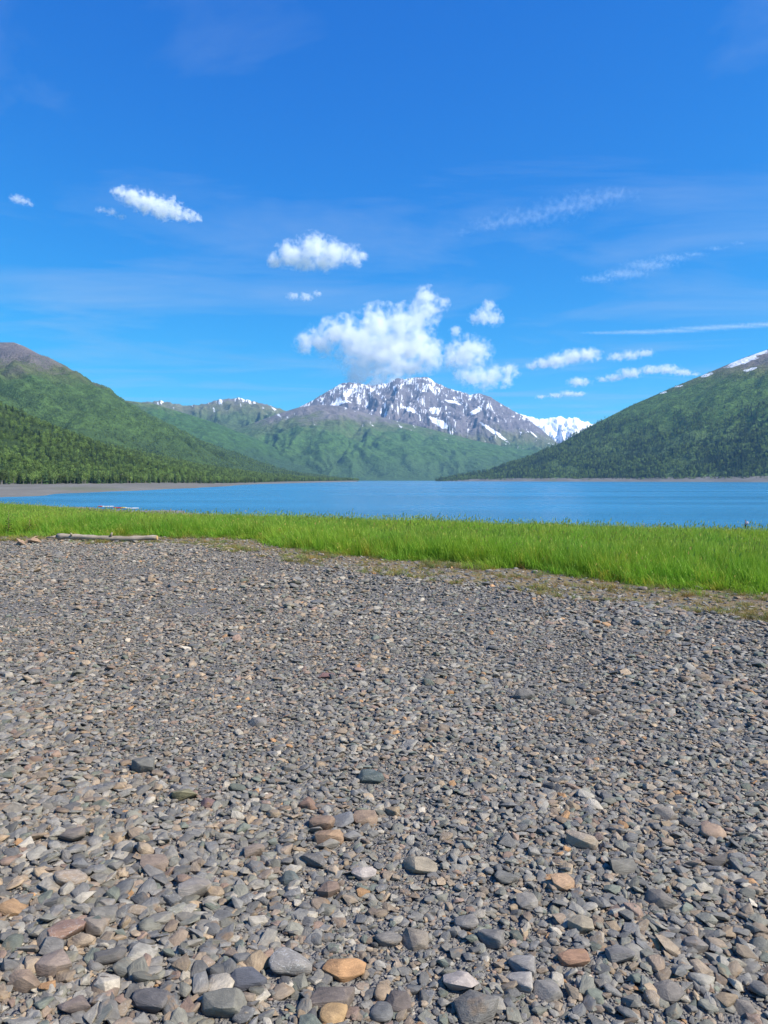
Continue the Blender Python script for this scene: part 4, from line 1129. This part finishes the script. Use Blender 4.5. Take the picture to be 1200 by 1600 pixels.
# ------------------------------------------------------------------ kayaks on the far side of the grass
M_RED = simple_mat('red_plastic', (0.62, 0.05, 0.035), 0.35, 0.5, 0.08, 2, 0.05)
M_WHITE = simple_mat('white_plastic', (0.78, 0.78, 0.76), 0.35, 0.5, 0.05, 2, 0.05)
M_YELLOW = simple_mat('yellow_plastic', (0.75, 0.50, 0.06), 0.35, 0.5, 0.08, 2, 0.05)
M_BLACK = simple_mat('black_plastic', (0.02, 0.02, 0.022), 0.5, 0.4, 0.1, 2, 0.05)
def kayak(px, py, D, L_, rz, m_bow, m_mid, m_stern, label):
    p = at(px, py, D)
    root = empty('kayak', (p.x, p.y, hz(p.x, p.y) + 0.02), rz)
    tag(root, label, 'kayak', None)
    N, K = 36, 14
    def sect(t_):
        w = .31 * max(1 - abs(2 * t_ - 1) ** 2.4, 0) ** .7 + .012
        rocker = .10 * abs(2 * t_ - 1) ** 3; hgt = .17 * max(1 - abs(2 * t_ - 1) ** 4, 0) + .03
        ring = []
        for k in range(K):
            a = 6.283 * k / K; y_ = math.cos(a) * w; z_ = math.sin(a)
            z_ = (.19 + rocker) + (z_ * hgt * (.75 if z_ > 0 else 1.0))
            ring.append((L_ * (t_ - .5), y_, z_))
        return ring
    for nm, t0, t1, m in (('stern', 0, .34, m_stern), ('hull', .34, .68, m_mid), ('bow', .68, 1.0, m_bow)):
        V = []; Fc = []; ts = np.linspace(t0, t1, N // 3)
        for t_ in ts: V += sect(float(t_))
        for i in range(len(ts) - 1):
            for k in range(K): Fc.append((i * K + k, i * K + (k + 1) % K, (i + 1) * K + (k + 1) % K, (i + 1) * K + k))
        Fc += [tuple(range(K))[::-1], tuple(range((len(ts) - 1) * K, len(ts) * K))]
        mesh_obj(nm, V, Fc, m, root)
    V = []; Fc = []
    for i in range(20):                                       # cockpit rim
        a = 6.283 * i / 20
        for rr, zz in ((1, .315), (.86, .345), (.8, .30)): V.append((math.cos(a) * .42 * rr, math.sin(a) * .235 * rr, zz))
    for i in range(20):
        j = (i + 1) % 20
        Fc += [(i * 3, j * 3, j * 3 + 1, i * 3 + 1), (i * 3 + 1, j * 3 + 1, j * 3 + 2, i * 3 + 2)]
    Fc.append(tuple(i * 3 + 2 for i in range(20)))
    mesh_obj('cockpit', V, Fc, M_BLACK, root)
kayak(165, 793.5, 181, 4.6, math.pi - .25, M_RED, M_WHITE, M_WHITE, 'white kayak with a red bow drawn up on the shore behind the grass')
kayak(187, 795, 176, 4.0, math.pi - .3, M_RED, M_RED, M_YELLOW, 'red kayak with a yellow stern drawn up on the shore behind the grass')
kayak(206, 796, 173, 3.9, math.pi - .28, M_WHITE, M_WHITE, M_WHITE, 'plain white kayak drawn up on the shore behind the grass')

# ------------------------------------------------------------------ the person at the water's edge
M_SKIN = simple_mat('skin', (0.50, 0.33, 0.25), 0.6, 0.3, 0.05)
M_DARK = simple_mat('dark_clothes', (0.018, 0.02, 0.028), 0.9, 0.1, 0.2)
M_PALE = simple_mat('pale_pink_cloth', (0.62, 0.50, 0.50), 0.9, 0.1, 0.08)
M_HAIR = simple_mat('dark_hair', (0.03, 0.022, 0.016), 0.6, 0.3, 0.2)
def person(loc, rz):
    J = []; Rr = []; Ed = []
    def j(p, r, parent=None):
        J.append(p); Rr.append(r)
        if parent is not None: Ed.append((parent, len(J) - 1))
        return len(J) - 1
    pel = j((0, 0, .95), .145); sp = j((0, .0, 1.12), .135, pel); ch = j((.02, 0, 1.32), .155, sp); nk = j((.03, 0, 1.47), .06, ch); hd0 = j((.05, 0, 1.56), .075, nk); hd1 = j((.055, 0, 1.64), .095, hd0); hd2 = j((.05, 0, 1.72), .06, hd1)
    for s in (-1, 1):
        hp = j((0, .10 * s, .90), .095, pel); kn = j((.06 if s > 0 else .02, .11 * s, .50), .065, hp); an = j((.0 if s > 0 else -.05, .12 * s, .09), .042, kn); j((.14 if s > 0 else .09, .13 * s, .035), .035, an)
        sh = j((.02, .19 * s, 1.40), .065, ch); el = j((.02, .25 * s, 1.12), .046, sh); wr = j((.16, .22 * s, .93), .032, el); pm = j((.22, .205 * s, .89), .034, wr)
        for k in range(4):
            f1 = j((.27, (.235 - .02 * k) * s, .868 - .004 * k), .010, pm); j((.285 + .006 * (k in (1, 2)), (.235 - .02 * k) * s, .835), .008, f1)
        t1 = j((.225, .165 * s, .90), .011, wr); j((.255, .155 * s, .885), .009, t1)
    me = bpy.data.meshes.new('person'); me.from_pydata(J, Ed, [])
    o = bpy.data.objects.new('person', me); COL.objects.link(o)
    m = o.modifiers.new('skin', 'SKIN')
    for i, r in enumerate(Rr): me.skin_vertices[0].data[i].radius = (r, r)
    me.skin_vertices[0].data[0].use_root = True
    o.modifiers.new('sub', 'SUBSURF').levels = 2
    dg = bpy.context.evaluated_depsgraph_get(); dg.update()
    nm = bpy.data.meshes.new_from_object(o.evaluated_get(dg))
    o.modifiers.clear(); o.data = nm; nm.name = 'person'
    nm.materials.clear()
    for q in (M_DARK, M_PALE, M_SKIN, M_HAIR): nm.materials.append(q)
    for f in nm.polygons:
        c = f.center
        if c.z > 1.66 or (c.z > 1.57 and c.x < .03): f.material_index = 3
        elif c.z > 1.48: f.material_index = 2
        elif c.x > .10 and c.z < .96 and c.z > .8: f.material_index = 2
        elif c.z > 1.0 and abs(c.y) > .165: f.material_index = 1
        else: f.material_index = 0
    nm.shade_smooth()
    o.location = loc; o.rotation_euler = (0, 0, rz)
    tag(o, 'person in dark clothes carrying a pale pack, standing at the edge of the lake', 'person')
    # pale pack on the back
    bm = bmesh.new(); bmesh.ops.create_cube(bm, size=1)
    for v in bm.verts: v.co = Vector((v.co.x * .20 - .22, v.co.y * .34 * (1 if v.co.z < 0 else .8), v.co.z * .48 + 1.24))
    bmesh.ops.bevel(bm, geom=bm.edges[:], offset=.06, segments=3, affect='EDGES')
    pm_ = bpy.data.meshes.new('backpack'); bm.to_mesh(pm_); bm.free(); pm_.shade_smooth(); pm_.materials.append(M_PALE)
    b = bpy.data.objects.new('backpack', pm_); link(b); b.location = loc; b.rotation_euler = (0, 0, rz)
    tag(b, 'pale pink pack worn on the back of the person by the lake', 'backpack')
pp = at(1165, 829, 108)
person((pp.x, pp.y, min(hz(pp.x, pp.y), WATER_Z) - 0.02), R(165))

# ------------------------------------------------------------------ clouds
def cloud_vapour(blobs, dens, R0, seed, sx, sz, amp, soft):
    """vapour that thickens towards the heart of each billow and frays at its rim"""
    t = NT('cloud_vapour')
    tc = t.n('ShaderNodeTexCoord'); P = tc.outputs['Object']
    wn_ = t.n('ShaderNodeTexNoise'); wn_.inputs['Scale'].default_value = 0.8 / R0; wn_.inputs['Detail'].default_value = 2; t.l(P, wn_.inputs['Vector'])
    wv = t.n('ShaderNodeVectorMath', operation='SUBTRACT'); t.l(wn_.outputs['Color'], wv.inputs[0]); wv.inputs[1].default_value = (.5, .5, .5)
    ws = t.n('ShaderNodeVectorMath', operation='SCALE'); t.l(wv.outputs[0], ws.inputs[0]); ws.inputs['Scale'].default_value = R0 * 0.9
    wp_ = t.n('ShaderNodeVectorMath', operation='ADD'); t.l(P, wp_.inputs[0]); t.l(ws.outputs[0], wp_.inputs[1])
    wq = t.mapping(wp_.outputs[0], (1 / sx, 1, 1 / sz))
    d = None
    for c, r in blobs:
        sb = t.n('ShaderNodeVectorMath', operation='DISTANCE'); t.l(wq, sb.inputs[0]); sb.inputs[1].default_value = (c[0] / sx, c[1], c[2] / sz)
        q = t.math('DIVIDE', sb.outputs['Value'], r)
        if d is None: d = q
        else:
            m = t.n('ShaderNodeMath', operation='SMOOTH_MIN'); t.l(d, m.inputs[0]); t.l(q, m.inputs[1]); m.inputs[2].default_value = 0.25
            d = m.outputs[0]
    n = t.noise(t.mapping(P, (1, 1, 1), (0, 0, 0), (seed * 999.0, 0, 0)), 1.35 / R0, 7, 0.64, 0.3)
    e = t.math('ADD', t.math('SUBTRACT', 1.0, d), t.math('MULTIPLY', t.math('SUBTRACT', n, 0.56), amp))
    f = t.rng(e, 0.0, soft, 0.0, dens, smooth=True)
    v = t.n('ShaderNodeVolumePrincipled')
    v.inputs['Color'].default_value = (1, 1, 1, 1)
    v.inputs['Anisotropy'].default_value = 0.0
    t.l(f, v.inputs['Density'])
    t.l(v.outputs[0], t.out.inputs['Volume'])
    t.m.cycles.volume_step_rate = 0.35
    return t.m
def cloud(label, blobs, D, od=14.0, sub=5, seed=0, group=None, sx=1.0, sz=0.9, amp=2.1, soft=1.0):
    rg = random.Random(seed)
    k = D / F_PX
    rm = sum(b[2] for b in blobs) / len(blobs); R0 = rm * k
    allb = [(at(b[0], b[1], D + rg.uniform(-.5, .5) * b[2] * k), b[2] * k * 1.55) for b in blobs]
    cen = sum((b[0] for b in allb), Vector()) / len(allb)
    allb = [(p - cen, r) for p, r in allb]
    bm = bmesh.new()
    for p, r in allb:
        bmesh.ops.create_icosphere(bm, subdivisions=3, radius=1, matrix=Matrix.Translation(p) @ Matrix.Diagonal((r * 1.04 * sx, r * 1.04, r * 1.04 * sz, 1)))
    me = bpy.data.meshes.new('cloud'); bm.to_mesh(me); bm.free()
    o = bpy.data.objects.new('cloud', me); COL.objects.link(o)
    md = o.modifiers.new('r', 'REMESH'); md.mode = 'VOXEL'; md.voxel_size = R0 * 0.22
    dg = bpy.context.evaluated_depsgraph_get(); dg.update()
    nm = bpy.data.meshes.new_from_object(o.evaluated_get(dg))
    o.modifiers.clear(); o.data = nm; nm.name = 'cloud'
    nm.materials.clear(); nm.materials.append(cloud_vapour(allb, od / (2 * R0), R0, seed, sx, sz, amp, soft))
    o.location = cen
    return tag(o, label, 'cloud', group)
cloud('large billowing white cloud heaped over the summit of the rocky peak',
      [(476, 536, 15), (500, 530, 21), (524, 521, 23), (545, 514, 21), (562, 540, 34), (600, 548, 40), (592, 512, 30), (640, 540, 36), (565, 572, 20), (600, 584, 16), (640, 575, 20), (668, 556, 22), (655, 498, 24), (632, 505, 24), (676, 478, 17), (666, 462, 13), (688, 470, 12), (660, 478, 15), (555, 592, 18), (585, 600, 16), (615, 590, 18)], 13600, 5.0, 6, 1, amp=3.4)
cloud('torn white cloud trailing down beside the rocky peak', [(728, 553, 24), (746, 547, 16), (710, 560, 15), (740, 590, 16), (768, 588, 17), (794, 580, 12), (722, 586, 10), (790, 598, 8), (756, 604, 7)], 12200, 3.2, 5, 2, sx=1.2, amp=3.2)
cloud('small ragged cloud scrap above the torn cloud by the peak', [(755, 494, 13), (772, 497, 11), (764, 478, 9), (742, 499, 8), (712, 517, 8)], 12300, 2.6, 5, 3, sx=1.1, amp=2.8)
cloud('flat-based oval white cloud floating alone above the heaped summit cloud', [(432, 407, 13), (455, 398, 19), (490, 390, 23), (522, 396, 20), (550, 400, 16), (566, 401, 8), (475, 408, 16), (505, 410, 15)], 6000, 4.6, 6, 4, sz=.8, amp=2.8)
cloud('tiny wisp under the oval white cloud', [(458, 463, 6), (478, 464, 7), (497, 459, 5)], 7000, 1.8, 5, 5, sx=1.5, sz=.8, amp=3)
cloud('slanting white cloud drifting high above the rounded green mountain', [(187, 301, 9), (206, 308, 13), (228, 317, 15), (252, 325, 15), (276, 331, 12), (296, 337, 9), (310, 341, 5), (272, 311, 5)], 5000, 4, 6, 6, sx=1.15, amp=2.9)
cloud('faint wisp below the slanting white cloud', [(158, 328, 5), (174, 331, 6), (188, 338, 5)], 5050, 1.2, 5, 7, sx=1.6, sz=.8, amp=3)
cloud('tiny puff alone in the sky beside the slanting white cloud', [(27, 311, 7), (38, 314, 6), (47, 319, 4)], 5100, 1.5, 5, 8, sx=1.4, sz=.8, amp=2.8)
cloud('long low white cloud in the gap between the peak and spruce mountainside', [(832, 572, 7), (850, 568, 10), (870, 564, 12), (895, 557, 13), (918, 554, 12)], 14000, 4, 5, 9, sx=1.4, sz=.75, amp=2.4)
cloud('flat pale cloud low over the crest of the spruce mountainside', [(964, 558, 8), (985, 555, 9), (1008, 552, 8)], 14000, 2.6, 5, 10, sx=1.7, sz=.7, amp=2.5)
cloud('ragged chain of cloud touching the crest of the spruce mountainside', [(905, 597, 8), (960, 590, 7), (942, 593, 5), (985, 583, 9), (1018, 578, 8), (1042, 577, 9), (1066, 582, 7), (1084, 585, 4)], 14300, 3, 5, 11, sx=2.0, sz=.75, amp=2.5)
cloud('thin low white cloud streak above the distant snow-covered mountain', [(845, 620, 4), (868, 618, 5), (888, 615, 6), (904, 616, 5)], 14800, 3, 5, 12, sx=1.9, sz=.7, amp=2.3)

cloud('feathery streak of thin high cloud spreading level with the oval white cloud', [(725, 364, 5), (765, 350, 11), (800, 344, 13), (835, 338, 14), (875, 326, 15), (915, 314, 14), (955, 306, 12)], 9000, 0.5, 5, 21, sx=2.8, sz=.9, amp=3.4, soft=1.6)
cloud('thin slanting streak of high cloud above the crest of the spruce mountainside', [(935, 436, 7), (975, 428, 9), (1015, 414, 9), (1050, 403, 7), (1085, 397, 5), (1120, 388, 4), (1155, 380, 3)], 9000, 0.55, 5, 22, sx=4.0, sz=.8, amp=2.6, soft=1.4)
cloud('long thread of thin cloud above the flat pale cloud', [(950, 520, 3), (1000, 519, 4), (1050, 517, 4), (1100, 513, 4), (1150, 510, 4), (1200, 507, 4), (1250, 504, 4)], 11000, 0.7, 5, 23, sx=13.0, sz=.8, amp=1.2, soft=1.2)

# ------------------------------------------------------------------ haze
def haze():
    bm = bmesh.new(); bmesh.ops.create_cube(bm, size=1)
    lo, hi = Vector((-15500, -3000, WATER_Z - 14)), Vector((15500, 15600, max(float(v[2].max()) for v in SURF.values()) + 25))
    print('haze top', hi.z)
    for v in bm.verts: v.co = Vector(((lo.x + hi.x) / 2 + v.co.x * (hi.x - lo.x), (lo.y + hi.y) / 2 + v.co.y * (hi.y - lo.y), (lo.z + hi.z) / 2 + v.co.z * (hi.z - lo.z)))
    me = bpy.data.meshes.new('haze'); bm.to_mesh(me); bm.free()
    t = NT('haze_air'); v = t.n('ShaderNodeVolumePrincipled')
    v.inputs['Color'].default_value = (0.36, 0.66, 1.0, 1)
    v.inputs['Density'].default_value = 3.3e-5
    v.inputs['Anisotropy'].default_value = 0.1
    t.l(v.outputs[0], t.out.inputs['Volume'])
    me.materials.append(t.m)
    o = link(bpy.data.objects.new('haze', me))
    tag(o, 'thin blue haze in the air over the lake and mountains', 'haze', kind='stuff')
haze()
